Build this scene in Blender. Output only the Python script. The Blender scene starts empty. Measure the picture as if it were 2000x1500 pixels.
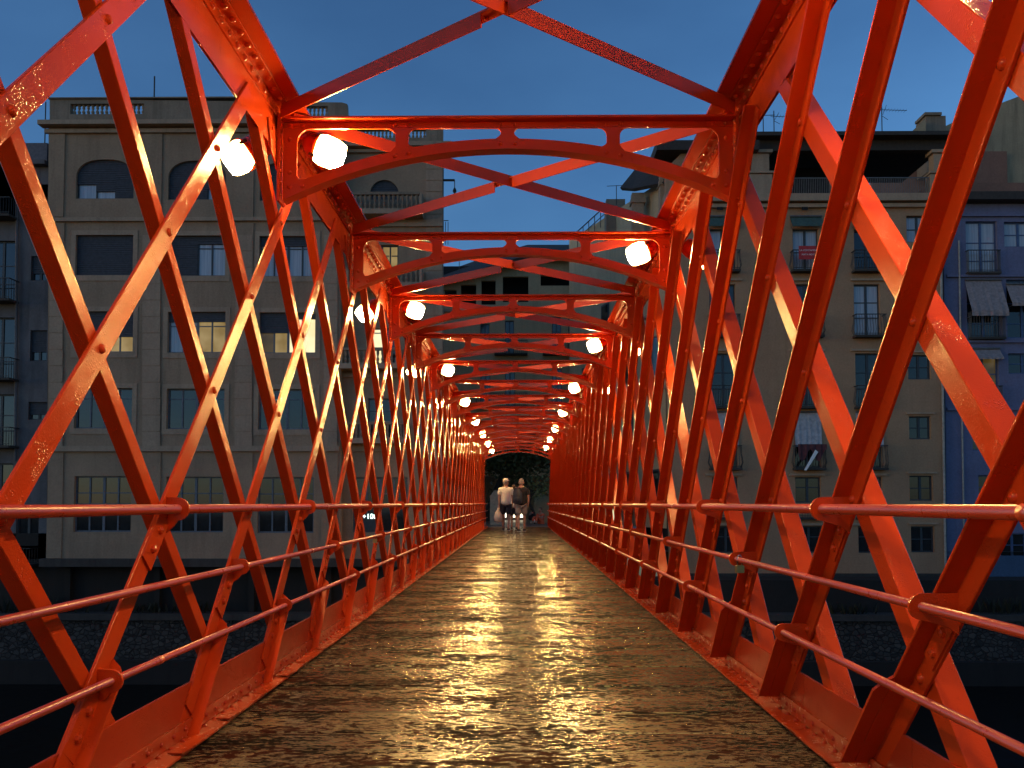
import bpy, math, random
from mathutils import Vector, Matrix
random.seed(7)
sc = bpy.context.scene
C = sc.collection

# ------------------------------------------------------------------ camera
F_PX, PPX, PPY = 1600.0, 1000.0, 917.4
YAW, PITCH = 0.0095, 0.0410
CAM = Vector((0.0683, 0.0, 0.95))
cd = bpy.data.cameras.new('camera'); cam = bpy.data.objects.new('camera', cd); C.objects.link(cam)
cd.sensor_width = 36.0; cd.lens = F_PX / 2000 * 36; cd.shift_y = (PPY - 750) / 2000
cd.clip_start = 0.05; cd.clip_end = 2000
cam.location = CAM; cam.rotation_euler = (math.pi / 2 + PITCH, 0, YAW)
sc.camera = cam

# ------------------------------------------------------------------ sky (dusk, no sun left)
world = bpy.data.worlds.new('World'); sc.world = world; world.use_nodes = True
wn = world.node_tree.nodes; wl = world.node_tree.links
sky = wn.new('ShaderNodeTexSky'); sky.sky_type = 'NISHITA'; sky.sun_disc = False
sky.sun_elevation = math.radians(7.2); sky.sun_rotation = math.radians(250)
sky.air_density = 1.0; sky.dust_density = 0.5; sky.ozone_density = 4.45
wn['Background'].inputs['Strength'].default_value = 0.15
tc = wn.new('ShaderNodeTexCoord'); cmap = wn.new('ShaderNodeMapping'); cmap.inputs['Scale'].default_value = (2.0, 2.0, 5.0)
wl.new(tc.outputs['Generated'], cmap.inputs['Vector'])
cnz = wn.new('ShaderNodeTexNoise'); cnz.inputs['Scale'].default_value = 1.6; cnz.inputs['Detail'].default_value = 6; wl.new(cmap.outputs[0], cnz.inputs['Vector'])
crp = wn.new('ShaderNodeValToRGB'); crp.color_ramp.elements[0].position = 0.35; crp.color_ramp.elements[1].position = 0.70
crp.color_ramp.elements[0].color = (0.86, 0.87, 0.90, 1); crp.color_ramp.elements[1].color = (1.10, 1.07, 1.05, 1); wl.new(cnz.outputs['Fac'], crp.inputs['Fac'])
cmx = wn.new('ShaderNodeMix'); cmx.data_type = 'RGBA'; cmx.blend_type = 'MULTIPLY'; cmx.inputs[0].default_value = 1.0
wl.new(sky.outputs[0], cmx.inputs[6]); wl.new(crp.outputs[0], cmx.inputs[7])
wl.new(cmx.outputs[2], wn['Background'].inputs['Color'])

sc.view_settings.view_transform = 'Standard'; sc.view_settings.look = 'None'
sc.view_settings.gamma = 1.0; sc.view_settings.use_curve_mapping = False
sc.view_settings.exposure = 0.42
cy = sc.cycles
cy.use_denoising = True; cy.denoiser = 'OPENIMAGEDENOISE'
cy.max_bounces = 6; cy.diffuse_bounces = 3; cy.glossy_bounces = 4; cy.transmission_bounces = 3
cy.sample_clamp_indirect = 4.0; cy.sample_clamp_direct = 0.0
cy.caustics_reflective = False; cy.caustics_refractive = False
cy.use_light_tree = True

LAMP_STRENGTH = 28.0; LENS_STRENGTH = 700.0
LAMP_COLOR = (1.0, 0.60, 0.19)

def at(px, py, Y):
    """point on the ray through photo pixel (px, py) at distance Y along the bridge"""
    u = (px - PPX) / F_PX; v = (PPY - py) / F_PX
    c, s = math.cos(PITCH), math.sin(PITCH)
    y, z = c - s * v, s + c * v
    x = u
    c, s = math.cos(YAW), math.sin(YAW)
    x, y = c * x - s * y, s * x + c * y
    k = Y / y
    return Vector((CAM.x + x * k, Y, CAM.z + z * k))

# ------------------------------------------------------------------ materials
def mat(name):
    m = bpy.data.materials.new(name); m.use_nodes = True
    nt = m.node_tree; b = nt.nodes['Principled BSDF']
    return m, nt, b
def N(nt, t, **kw):
    n = nt.nodes.new(t)
    for k, v in kw.items():
        if k in n.inputs: n.inputs[k].default_value = v
        else: setattr(n, k, v)
    return n
def pos(nt, scale=(1, 1, 1), obj_rand=False):
    g = nt.nodes.new('ShaderNodeNewGeometry')
    mp = nt.nodes.new('ShaderNodeMapping'); mp.inputs['Scale'].default_value = scale
    if obj_rand:
        oi = nt.nodes.new('ShaderNodeObjectInfo')
        mul = N(nt, 'ShaderNodeMath', operation='MULTIPLY'); mul.inputs[1].default_value = 37.0
        nt.links.new(oi.outputs['Random'], mul.inputs[0])
        ad = N(nt, 'ShaderNodeVectorMath', operation='ADD')
        nt.links.new(g.outputs['Position'], ad.inputs[0]); nt.links.new(mul.outputs[0], ad.inputs[1])
        nt.links.new(ad.outputs[0], mp.inputs['Vector'])
    else:
        nt.links.new(g.outputs['Position'], mp.inputs['Vector'])
    return mp.outputs['Vector']
def noise(nt, vec, scale, detail=3, rough=0.55):
    n = N(nt, 'ShaderNodeTexNoise', Scale=scale, Detail=detail, Roughness=rough)
    nt.links.new(vec, n.inputs['Vector']); return n.outputs['Fac']
def ramp(nt, fac, p0, p1, c0=(0, 0, 0, 1), c1=(1, 1, 1, 1)):
    r = nt.nodes.new('ShaderNodeValToRGB'); e = r.color_ramp.elements
    e[0].position = p0; e[0].color = c0; e[1].position = p1; e[1].color = c1
    nt.links.new(fac, r.inputs['Fac']); return r.outputs['Color']
def mix(nt, fac, a, b, blend='MIX'):
    m = nt.nodes.new('ShaderNodeMix'); m.data_type = 'RGBA'; m.blend_type = blend
    for s, v in ((0, fac), (6, a), (7, b)):
        if isinstance(v, (int, float)): m.inputs[s].default_value = v
        elif isinstance(v, tuple): m.inputs[s].default_value = v
        else: nt.links.new(v, m.inputs[s])
    return m.outputs[2]
def bump(nt, b, h, strength, dist, prev=None):
    n = nt.nodes.new('ShaderNodeBump'); n.inputs['Strength'].default_value = strength; n.inputs['Distance'].default_value = dist
    nt.links.new(h, n.inputs['Height'])
    if prev is not None: nt.links.new(prev, n.inputs['Normal'])
    nt.links.new(n.outputs[0], b.inputs['Normal']); return n.outputs[0]
def rgba(c): return (c[0], c[1], c[2], 1)

def simple(name, col, rough=0.6, metal=0.0, var=0.25, scale=8.0, spec=0.5, bumpd=0.0):
    m, nt, b = mat(name)
    v = pos(nt); f = noise(nt, v, scale, 4)
    lo = tuple(c * (1 - var) for c in col); hi = tuple(min(1, c * (1 + var)) for c in col)
    nt.links.new(ramp(nt, f, 0.3, 0.7, rgba(lo), rgba(hi)), b.inputs['Base Color'])
    b.inputs['Roughness'].default_value = rough; b.inputs['Metallic'].default_value = metal
    b.inputs['Specular IOR Level'].default_value = spec
    if bumpd: bump(nt, b, noise(nt, v, scale * 5, 4), 0.6, bumpd)
    return m

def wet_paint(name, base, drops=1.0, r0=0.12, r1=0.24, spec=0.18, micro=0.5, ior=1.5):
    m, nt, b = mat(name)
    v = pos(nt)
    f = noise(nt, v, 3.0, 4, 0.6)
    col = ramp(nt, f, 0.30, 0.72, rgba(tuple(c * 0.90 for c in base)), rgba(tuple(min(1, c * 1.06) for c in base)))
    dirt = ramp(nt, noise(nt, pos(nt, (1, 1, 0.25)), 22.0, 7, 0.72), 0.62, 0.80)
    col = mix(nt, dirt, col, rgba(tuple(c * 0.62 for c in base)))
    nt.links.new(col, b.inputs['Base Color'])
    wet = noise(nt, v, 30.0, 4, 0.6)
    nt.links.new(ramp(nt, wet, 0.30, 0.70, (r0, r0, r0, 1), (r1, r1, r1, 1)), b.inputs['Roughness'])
    b.inputs['Specular IOR Level'].default_value = spec; b.inputs['IOR'].default_value = ior
    # rain drops standing on the paint
    vo = N(nt, 'ShaderNodeTexVoronoi', Scale=120.0, Randomness=1.0); nt.links.new(v, vo.inputs['Vector'])
    d = ramp(nt, vo.outputs['Distance'], 0.10, 0.45, (1, 1, 1, 1), (0, 0, 0, 1))
    gate = ramp(nt, noise(nt, v, 11.0, 4), 0.50, 0.62)
    dh = mix(nt, 1.0, d, gate, 'MULTIPLY')
    n1 = bump(nt, b, noise(nt, v, 130.0, 3, 0.6), micro, 0.0016)
    n2 = bump(nt, b, dh, 0.45 * drops, 0.003, n1)
    return m

def emis(name, col, strength):
    m, nt, b = mat(name)
    b.inputs['Base Color'].default_value = rgba(col)
    b.inputs['Emission Color'].default_value = rgba(col); b.inputs['Emission Strength'].default_value = strength
    return m

def plaster(name, col, stain=0.5, streak=0.5, course=0.0):
    m, nt, b = mat(name)
    v = pos(nt)
    f = noise(nt, v, 0.7, 6, 0.65)
    c = ramp(nt, f, 0.32, 0.70, rgba(tuple(x * (1 - 0.35 * stain) for x in col)), rgba(tuple(x * 1.1 for x in col)))
    st = ramp(nt, noise(nt, pos(nt, (2.2, 2.2, 0.16)), 1.6, 5, 0.6), 0.50, 0.78)
    c = mix(nt, st, c, rgba(tuple(x * (1 - 0.6 * streak) for x in col)))
    g = ramp(nt, noise(nt, v, 12.0, 4, 0.7), 0.35, 0.7, (0.86, 0.86, 0.86, 1), (1.08, 1.08, 1.08, 1))
    c = mix(nt, 1.0, c, g, 'MULTIPLY')
    nt.links.new(c, b.inputs['Base Color']); b.inputs['Roughness'].default_value = 0.85
    n1 = bump(nt, b, noise(nt, v, 30.0, 5), 0.5, 0.01)
    return m

RED = (0.52, 0.052, 0.008)
M_paint = wet_paint('wet_red_paint', RED)
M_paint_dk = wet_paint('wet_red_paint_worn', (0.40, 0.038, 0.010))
M_rail = wet_paint('wet_red_rail', (0.48, 0.046, 0.008), 0.3, 0.26, 0.36, 1.0, 0.25, 1.6)
M_strip = wet_paint('wet_kerb_strip', (0.44, 0.052, 0.012), 0.3, 0.16, 0.30, 0.6, 0.3)
M_lamp = emis('lamp_glass', LAMP_COLOR, LAMP_STRENGTH)
M_lens = emis('lamp_lens', LAMP_COLOR, LENS_STRENGTH)
M_cap = simple('dark_fitting', (0.03, 0.028, 0.026), 0.4)
M_brass = simple('padlock_brass', (0.45, 0.33, 0.13), 0.35, 0.9)
M_steel = simple('steel', (0.45, 0.45, 0.45), 0.25, 1.0)

def deck_mat():
    m, nt, b = mat('wet_worn_planks')
    grain = noise(nt, pos(nt, (3.0, 60.0, 20.0), True), 2.5, 5, 0.6)
    wood = ramp(nt, grain, 0.30, 0.72, (0.105, 0.084, 0.046, 1), (0.200, 0.164, 0.096, 1))
    tone = N(nt, 'ShaderNodeObjectInfo').outputs['Random']
    wood = mix(nt, 1.0, wood, ramp(nt, tone, 0.0, 1.0, (0.72, 0.72, 0.72, 1), (1.15, 1.12, 1.05, 1)), 'MULTIPLY')
    # remains of dark red-brown paint, flaking along the grain
    def flakes(sc_, sy, lo, hi, seed, amount):
        big = noise(nt, pos(nt, (1.0, 2.2, 1.0)), 1.4 + seed, 4, 0.6)
        fl = noise(nt, pos(nt, (1.0, sy, 1.0), True), sc_, 8, 0.70)
        k = N(nt, 'ShaderNodeMath', operation='MULTIPLY_ADD'); nt.links.new(big, k.inputs[0]); k.inputs[1].default_value = amount; k.inputs[2].default_value = -amount / 2
        a = N(nt, 'ShaderNodeMath', operation='ADD'); nt.links.new(fl, a.inputs[0]); nt.links.new(k.outputs[0], a.inputs[1])
        return ramp(nt, a.outputs[0], lo, hi)
    f1 = flakes(17.0, 2.3, 0.505, 0.525, 0.0, 0.50)
    f2 = flakes(38.0, 2.4, 0.535, 0.560, 0.7, 0.40)
    flake = mix(nt, 1.0, f1, f2, 'LIGHTEN')
    fcol = mix(nt, ramp(nt, noise(nt, pos(nt), 5.0, 3), .4, .6), (0.010, 0.006, 0.005, 1), (0.034, 0.008, 0.005, 1))
    col = mix(nt, flake, wood, fcol)
    nt.links.new(col, b.inputs['Base Color'])
    wet = noise(nt, pos(nt, (1.0, 1.3, 1.0)), 2.2, 6, 0.65)
    r = ramp(nt, wet, 0.34, 0.64, (0.07, 0.07, 0.07, 1), (0.24, 0.24, 0.24, 1))
    nt.links.new(mix(nt, flake, r, (0.55, 0.55, 0.55, 1)), b.inputs['Roughness'])
    nt.links.new(ramp(nt, flake, 0.0, 1.0, (0.55, 0.55, 0.55, 1), (0.10, 0.10, 0.10, 1)), b.inputs['Specular IOR Level'])
    n0 = bump(nt, b, noise(nt, pos(nt, (0.16, 1.0, 1.0), True), 44.0, 4, 0.6), 0.38, 0.0045)
    n1 = bump(nt, b, noise(nt, pos(nt, (1.0, 1.3, 1.0), True), 75.0, 4, 0.65), 0.34, 0.0026, n0)
    n2 = bump(nt, b, flake, 0.5, 0.0025, n1)
    n3 = bump(nt, b, grain, 0.2, 0.002, n2)
    df = nt.nodes.new('ShaderNodeBsdfDiffuse'); nt.links.new(fcol, df.inputs['Color']); nt.links.new(n3, df.inputs['Normal'])
    ms = nt.nodes.new('ShaderNodeMixShader'); fm = N(nt, 'ShaderNodeMath', operation='MULTIPLY'); fm.inputs[1].default_value = 0.80
    nt.links.new(flake, fm.inputs[0]); nt.links.new(fm.outputs[0], ms.inputs[0]); nt.links.new(b.outputs[0], ms.inputs[1]); nt.links.new(df.outputs[0], ms.inputs[2])
    nt.links.new(ms.outputs[0], nt.nodes['Material Output'].inputs['Surface'])
    return m
M_deck = deck_mat()
M_under = simple('dark_underside', (0.02, 0.012, 0.010), 0.7)

M_cream = plaster('cream_render', (0.33, 0.235, 0.155), 0.5, 0.45)
M_cream_trim = plaster('cream_stone_trim', (0.38, 0.28, 0.195), 0.4, 0.5)
M_parapet = plaster('weathered_parapet', (0.29, 0.225, 0.16), 0.9, 0.8)
M_grey = plaster('sooty_grey_render', (0.16, 0.155, 0.165), 1.0, 0.8)
M_tan = plaster('tan_render', (0.40, 0.245, 0.14), 0.35, 0.25)
M_tan_trim = plaster('tan_trim', (0.42, 0.30, 0.20), 0.3, 0.4)
M_blue = plaster('blue_render', (0.15, 0.165, 0.28), 0.4, 0.3)
M_bluelow = plaster('blue_plinth', (0.055, 0.11, 0.20), 0.4, 0.3)
M_far = plaster('streetlit_far_render', (0.58, 0.43, 0.25), 0.4, 0.4)  # colour brightened and warmed to stand in for street lamp light
M_beige = plaster('beige_render', (0.40, 0.31, 0.19), 0.5, 0.8)
M_ochre = plaster('ochre_render', (0.38, 0.28, 0.15), 0.4, 0.4)
M_terra = plaster('terracotta', (0.30, 0.15, 0.10), 0.5, 0.3)
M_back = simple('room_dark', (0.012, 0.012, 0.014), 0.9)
M_roof = simple('dark_roof', (0.045, 0.036, 0.030), 0.8, bumpd=0.02)
M_frame = simple('blue_grey_joinery', (0.10, 0.125, 0.16), 0.5)
M_frame_dk = simple('dark_joinery', (0.035, 0.045, 0.055), 0.5)
M_frame_bl = simple('blue_joinery', (0.05, 0.09, 0.20), 0.5)
M_blind = simple('dark_blind', (0.040, 0.046, 0.058), 0.7)
M_glass = simple('dark_glass', (0.015, 0.017, 0.020), 0.06, spec=0.9, var=0.5)
def pale_pane_mat():  # paler blue-grey panes with faint vertical streaks
    m, nt, b = mat('pale_pane_glass')
    f = noise(nt, pos(nt, (9, 9, 0.3)), 1.5, 3)
    nt.links.new(ramp(nt, f, 0.3, 0.7, (0.25, 0.28, 0.33, 1), (0.42, 0.45, 0.50, 1)), b.inputs['Base Color'])
    b.inputs['Roughness'].default_value = 0.08; b.inputs['Specular IOR Level'].default_value = 1.0
    return m
M_pane_pale = pale_pane_mat()
def room_mat(name, a, c, s):
    m, nt, b = mat(name)
    f = noise(nt, pos(nt, (1, 1, 1)), 1.3, 2)
    col = ramp(nt, f, 0.35, 0.65, rgba(a), rgba(c))
    nt.links.new(col, b.inputs['Emission Color']); b.inputs['Emission Strength'].default_value = s
    b.inputs['Base Color'].default_value = (0.02, 0.02, 0.02, 1); b.inputs['Roughness'].default_value = 0.1
    return m
M_lit = room_mat('lit_room', (0.42, 0.26, 0.055, 1), (0.66, 0.46, 0.17, 1), 0.40)
M_lit2 = room_mat('bright_lit_room', (0.9, 0.72, 0.36, 1), (1.0, 0.85, 0.5, 1), 0.9)
M_shop = room_mat('shop_light', (1.0, 0.86, 0.55, 1), (1.0, 0.93, 0.75, 1), 1.8)
M_dim = room_mat('dim_room', (0.14, 0.085, 0.02, 1), (0.30, 0.19, 0.05, 1), 0.20)
M_iron = simple('black_iron', (0.018, 0.020, 0.022), 0.5)
M_ironl = simple('pale_grey_iron', (0.11, 0.12, 0.13), 0.5)
M_awn = simple('green_awning', (0.055, 0.10, 0.085), 0.8)
M_awn2 = simple('grey_awning', (0.26, 0.22, 0.22), 0.85)
M_sheet = simple('pale_blind_cloth', (0.36, 0.38, 0.42), 0.85)
M_banner = simple('red_banner', (0.45, 0.035, 0.04), 0.8)
M_white = simple('white_print', (0.75, 0.75, 0.75), 0.7, var=0.05)
M_pipe = simple('pale_downpipe', (0.32, 0.31, 0.28), 0.5)
M_led = emis('led_digits', (0.75, 1.0, 0.9), 3.0)
M_leaf = simple('foliage', (0.085, 0.092, 0.028), 0.6, var=0.6, scale=3.0)
M_leaf2 = simple('pale_foliage', (0.15, 0.16, 0.05), 0.6, var=0.4, scale=6.0)
M_bark = simple('bark', (0.06, 0.045, 0.03), 0.9, bumpd=0.02)

# ------------------------------------------------------------------ mesh helpers
class MB:
    def __init__(s): s.v = []; s.f = []
    def add(s, vs, fs):
        o = len(s.v); s.v += [tuple(v) for v in vs]; s.f += [tuple(i + o for i in f) for f in fs]
    def box(s, x0, x1, y0, y1, z0, z1):
        if x0 > x1: x0, x1 = x1, x0
        if y0 > y1: y0, y1 = y1, y0
        if z0 > z1: z0, z1 = z1, z0
        s.add([(x0, y0, z0), (x1, y0, z0), (x1, y1, z0), (x0, y1, z0), (x0, y0, z1), (x1, y0, z1), (x1, y1, z1), (x0, y1, z1)],
              [(0, 3, 2, 1), (4, 5, 6, 7), (0, 1, 5, 4), (1, 2, 6, 5), (2, 3, 7, 6), (3, 0, 4, 7)])
    def prism(s, poly, o, ax, ay, az, t0, t1):
        o = Vector(o); ax = Vector(ax); ay = Vector(ay); az = Vector(az); n = len(poly)
        vs = [o + ax * p[0] + ay * p[1] + az * t0 for p in poly] + [o + ax * p[0] + ay * p[1] + az * t1 for p in poly]
        fs = [tuple(range(n - 1, -1, -1)), tuple(range(n, 2 * n))] + [(i, (i + 1) % n, n + (i + 1) % n, n + i) for i in range(n)]
        s.add(vs, fs)
    def tube(s, pts, rs, n=8, caps=True):
        pts = [Vector(p) for p in pts]
        if isinstance(rs, (int, float)): rs = [rs] * len(pts)
        rings = []
        for i, p in enumerate(pts):
            d = (pts[min(i + 1, len(pts) - 1)] - pts[max(i - 1, 0)]).normalized()
            a = d.cross(Vector((0, 0, 1)) if abs(d.z) < 0.9 else Vector((1, 0, 0))).normalized(); b = d.cross(a)
            rings.append([p + (a * math.cos(2 * math.pi * k / n) + b * math.sin(2 * math.pi * k / n)) * rs[i] for k in range(n)])
        vs = [v for r in rings for v in r]; fs = []
        for i in range(len(pts) - 1):
            for k in range(n):
                fs.append((i * n + k, i * n + (k + 1) % n, (i + 1) * n + (k + 1) % n, (i + 1) * n + k))
        if caps: fs += [tuple(range(n - 1, -1, -1)), tuple((len(pts) - 1) * n + k for k in range(n))]
        s.add(vs, fs)
    def dome(s, c, nrm, r, n=7):
        c = Vector(c); d = Vector(nrm).normalized()
        a = d.cross(Vector((0, 0, 1)) if abs(d.z) < 0.9 else Vector((1, 0, 0))).normalized(); b = d.cross(a)
        vs = []
        for rr, h in ((1.0, 0.0), (0.80, 0.55)):
            vs += [c + (a * math.cos(2 * math.pi * k / n) + b * math.sin(2 * math.pi * k / n)) * r * rr + d * r * h for k in range(n)]
        vs.append(c + d * r * 0.80)
        fs = [(k, (k + 1) % n, n + (k + 1) % n, n + k) for k in range(n)] + [(n + k, n + (k + 1) % n, 2 * n) for k in range(n)]
        s.add(vs, fs)
    def lathe(s, prof, o=(0, 0, 0), n=10, ax=(1, 0, 0), ay=(0, 1, 0), az=(0, 0, 1), sq=None):
        o = Vector(o); ax = Vector(ax); ay = Vector(ay); az = Vector(az); vs = []
        for r, h in prof:
            for k in range(n):
                t = 2 * math.pi * k / n
                cx, sy = math.cos(t), math.sin(t)
                if sq:
                    q = (abs(cx) ** sq + abs(sy) ** sq) ** (-1 / sq); cx *= q; sy *= q
                vs.append(o + ax * (r * cx) + ay * (r * sy) + az * h)
        m = len(prof); fs = []
        for i in range(m - 1):
            for k in range(n): fs.append((i * n + k, i * n + (k + 1) % n, (i + 1) * n + (k + 1) % n, (i + 1) * n + k))
        fs += [tuple(range(n - 1, -1, -1)), tuple((m - 1) * n + k for k in range(n))]
        s.add(vs, fs)
    def mesh(s, name, m, smooth=False):
        me = bpy.data.meshes.new(name); me.from_pydata(s.v, [], s.f); me.validate()
        if m: me.materials.append(m)
        if smooth: me.shade_smooth()
        return me
    def build(s, name, m, parent=None, smooth=False):
        return put(name, s.mesh(name, m, smooth), parent)
def put(name, me, parent=None, loc=(0, 0, 0)):
    o = bpy.data.objects.new(name, me); C.objects.link(o); o.location = loc
    if parent: o.parent = parent
    return o
def tag(o, label=None, cat=None, group=None, kind=None):
    if label: o['label'] = label
    if cat: o['category'] = cat
    if group: o['group'] = group
    if kind: o['kind'] = kind
    return o
def empty(name, loc=(0, 0, 0), label=None, cat=None, group=None):
    o = bpy.data.objects.new(name, None); C.objects.link(o); o.location = loc
    return tag(o, label, cat, group)
def plate_mesh(name, outline, holes, t, fn, m):
    cu = bpy.data.curves.new('tmp', 'CURVE'); cu.dimensions = '2D'; cu.fill_mode = 'BOTH'; cu.extrude = t / 2
    for loop in [outline] + list(holes):
        sp = cu.splines.new('POLY'); sp.points.add(len(loop) - 1)
        for p, q in zip(sp.points, loop): p.co = (q[0], q[1], 0, 1)
        sp.use_cyclic_u = True
    ob = bpy.data.objects.new('tmp', cu); C.objects.link(ob)
    dg = bpy.context.evaluated_depsgraph_get()
    src = bpy.data.meshes.new_from_object(ob.evaluated_get(dg))
    me = bpy.data.meshes.new(name)
    me.from_pydata([fn(v.co.x, v.co.y, v.co.z) for v in src.vertices], [], [tuple(p.vertices) for p in src.polygons])
    bpy.data.objects.remove(ob); bpy.data.curves.remove(cu); bpy.data.meshes.remove(src)
    me.materials.append(m); return me
def rect(x0, z0, x1, z1): return [(x0, z0), (x1, z0), (x1, z1), (x0, z1)]
def rounded(x0, z0, x1, z1, r, n=5):
    out = []
    for cx, cz, a in ((x1 - r, z0 + r, -90), (x1 - r, z1 - r, 0), (x0 + r, z1 - r, 90), (x0 + r, z0 + r, 180)):
        for k in range(n + 1):
            t = math.radians(a + 90 * k / n); out.append((cx + r * math.cos(t), cz + r * math.sin(t)))
    return out

# =================================================================== FOOTBRIDGE
Y1, S = 4.5284, 1.9529
W = 1.285; DK = 1.193; RX = 1.185; RXL = 1.240
RAILS = ((0.929, 0.0185), (0.663, 0.0135), (0.403, 0.0135)); RAILSL = ((0.928, 0.0185), (0.652, 0.0135), (0.381, 0.0135))
T = 1.1165
YA, YB = -6.2, 33.1
KS = list(range(-5, 15))
bridge = empty('footbridge', (0, 0, 0), 'red riveted iron lattice footbridge with arched overhead frames and wet plank deck', 'bridge')
def zpx(py): return at(1000, py, Y1).z
ZT = 3.10; ZTOP = 3.134

# ---- portal frames
def portal():
    zt = zpx(235); zo = zpx(251); zb = zpx(390); zc = zpx(291)
    half = W - 0.02
    # lower arch edge: circle through (+-half, zb) and (0, zc)
    rise = zc - zb; R = (half * half + rise * rise) / (2 * rise); cz = zc - R
    def low(x): return cz + math.sqrt(R * R - x * x)
    band = 0.058
    xs = [half * (2 * i / 28 - 1) for i in range(29)]
    outline = [(x, low(x)) for x in xs] + [(half, zt), (-half, zt)]
    sx = 0.594; hw = 0.037; side = 0.080
    holes = []
    def opening(a, b, ra, rb):
        lo = lambda x: cz + math.sqrt((R + band) ** 2 - x * x)
        pts = []
        n = 10
        for i in range(n + 1):
            x = a + ra * 0.6 + (b - a - 0.6 * ra - 0.6 * rb) * i / n; pts.append((x, lo(x)))
        def corner(x, z, dx, dz, r):    # quarter fillet between vertical side and top
            out = []
            for k in range(5):
                t = math.pi / 2 * k / 4
                out.append((x - dx * r + dx * r * math.cos(t), z - r + r * math.sin(t)))
            return out
        zr = lo(b)
        pts += [(b - rb * 0.18, zr + 0.016), (b, zr + rb * 0.55)]
        rr = min(rb, (zo - zr) * 0.48); pts += corner(b, zo, 1, 1, rr)
        zl = lo(a); rl = min(ra, (zo - zl) * 0.48)
        pts += list(reversed(corner(a, zo, -1, 1, rl)))
        pts += [(a, zl + ra * 0.55), (a + ra * 0.18, zl + 0.016)]
        return pts
    holes.append(opening(-half + side, -sx - hw, 0.075, 0.045))
    holes.append(opening(-sx + hw, -hw, 0.045, 0.05))
    holes.append(opening(hw, sx - hw, 0.05, 0.045))
    holes.append(opening(sx + hw, half - side, 0.045, 0.075))
    t = 0.012
    me = plate_mesh('portal_frame', outline, holes, t, lambda x, y, z: (x, z, y), M_paint)
    # flanges: top one towards the viewer, arch one away
    mb = MB(); mb.box(-half, half, -0.062, -0.0062, zt - 0.012, zt); me_top = mb.mesh('top_flange', M_paint)
    mb = MB()
    for i in range(28):
        x0, x1 = xs[i], xs[i + 1]
        a = [(x0, low(x0)), (x1, low(x1))]
        vs = []
        for y in (0.0065, 0.075):
            vs += [(x0, y, low(x0)), (x1, y, low(x1)), (x1, y, low(x1) + 0.011), (x0, y, low(x0) + 0.011)]
        mb.add(vs, [(0, 1, 2, 3), (7, 6, 5, 4), (0, 4, 5, 1), (3, 2, 6, 7), (1, 5, 6, 2), (0, 3, 7, 4)])
    me_arch = mb.mesh('arch_flange', M_paint)
    me_side = []
    for s in (-1, 1):
        mb = MB(); mb.box(s * (half + 0.018), s * (half + 0.004), -0.055, 0.055, zb - 0.02, zt + 0.02)
        me_side.append(mb.mesh('side_angle', M_paint))
    # splice plates at the struts and corners
    mb = MB()
    for x in (-sx, 0, sx):
        mb.box(x - 0.062, x + 0.062, -0.0105, -0.0062, zo + 0.004, zt - 0.014)
    for s in (-1, 1):
        mb.box(s * (half - 0.15), s * (half - 0.006), -0.0105, -0.0062, zo + 0.004, zt - 0.014)
    me_sp = mb.mesh('splice_plate', M_paint)
    mb = MB(); r = 0.0135
    for x in (-sx, 0, sx):
        for dx in (-0.04, 0.04):
            mb.dome((x + dx, -0.0105, (zo + zt) / 2 - 0.004), (0, -1, 0), r)
            mb.dome((x + dx, -0.0062, low(x + dx) + band * 0.5), (0, -1, 0), r)
    for s in (-1, 1):
        for dx in (0.045, 0.115): mb.dome((s * (half - dx), -0.0105, (zo + zt) / 2 - 0.004), (0, -1, 0), r)
        for z in (zo - 0.06, zo - 0.25, zb + 0.075): mb.dome((s * (half - 0.04), -0.0062, z), (0, -1, 0), r)
        mb.dome((s * (half - 0.115), -0.0062, low(half - 0.115) + band * 0.45), (0, -1, 0), r)
        for i in range(7): mb.dome((s * (half + 0.003), -0.034, zb + 0.02 + i * (zt - zb - 0.05) / 6), (-s, 0, 0), r * 0.9)
    me_rv = mb.mesh('rivet', M_paint, True)
    return me, [('top_flange', me_top), ('arch_flange', me_arch), ('side_angle', me_side[0]), ('side_angle', me_side[1]), ('splice_plate', me_sp), ('rivet', me_rv)]
pm, pparts = portal()
for k in KS:
    o = put('portal_frame', pm, bridge, (0, Y1 + k * S, 0))
    for n_, me in pparts:
        q = put(n_, me, o)
        if n_ == 'rivet': q['kind'] = 'stuff'

# ---- lattice bars
def Lmesh(name, s, flange, leg, inner_x, out, leg_edge, leg_dir, zb, zt, m):
    """bar in the truss plane: s=+1 leans away at the top, -1 leans towards the viewer"""
    nrm = math.sqrt(1 + 1 / T / T)
    d = Vector((0, s / T, 1)) / nrm; p = Vector((0, 1, -s / T)) / nrm
    th = 0.011; ch = 0.0025
    o0 = Vector((inner_x, s * (zb - 0.95) / T, zb)); L = (zt - zb) * nrm
    mb = MB()
    h = flange / 2
    # flange: p from -h..h, x thickness th going 'out' from inner_x
    poly = [(-h + ch, 0), (h - ch, 0), (h, ch), (h, th), (-h, th), (-h, ch)]
    mb.prism(poly, o0, p, (out, 0, 0), d, 0, L)
    if leg:
        e = h if leg_edge > 0 else -h
        st = 0.0 if leg_dir * out < 0 else th
        a, b = (e - th, e) if leg_edge > 0 else (e, e + th)
        poly = [(a, st), (b, st), (b, st + leg - ch), (b - ch, st + leg), (a + ch, st + leg), (a, st + leg - ch)]
        mb.prism(poly, o0, p, (leg_dir, 0, 0), d, 0, L)
    return mb.mesh(name, m)
FAM = [  # side, s, y0, mesh args
    ('AL', -1, 1, 3.147), ('BL', -1, -1, 4.042), ('AR', 1, 1, 2.018), ('BR', 1, -1, 3.998)]
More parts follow.
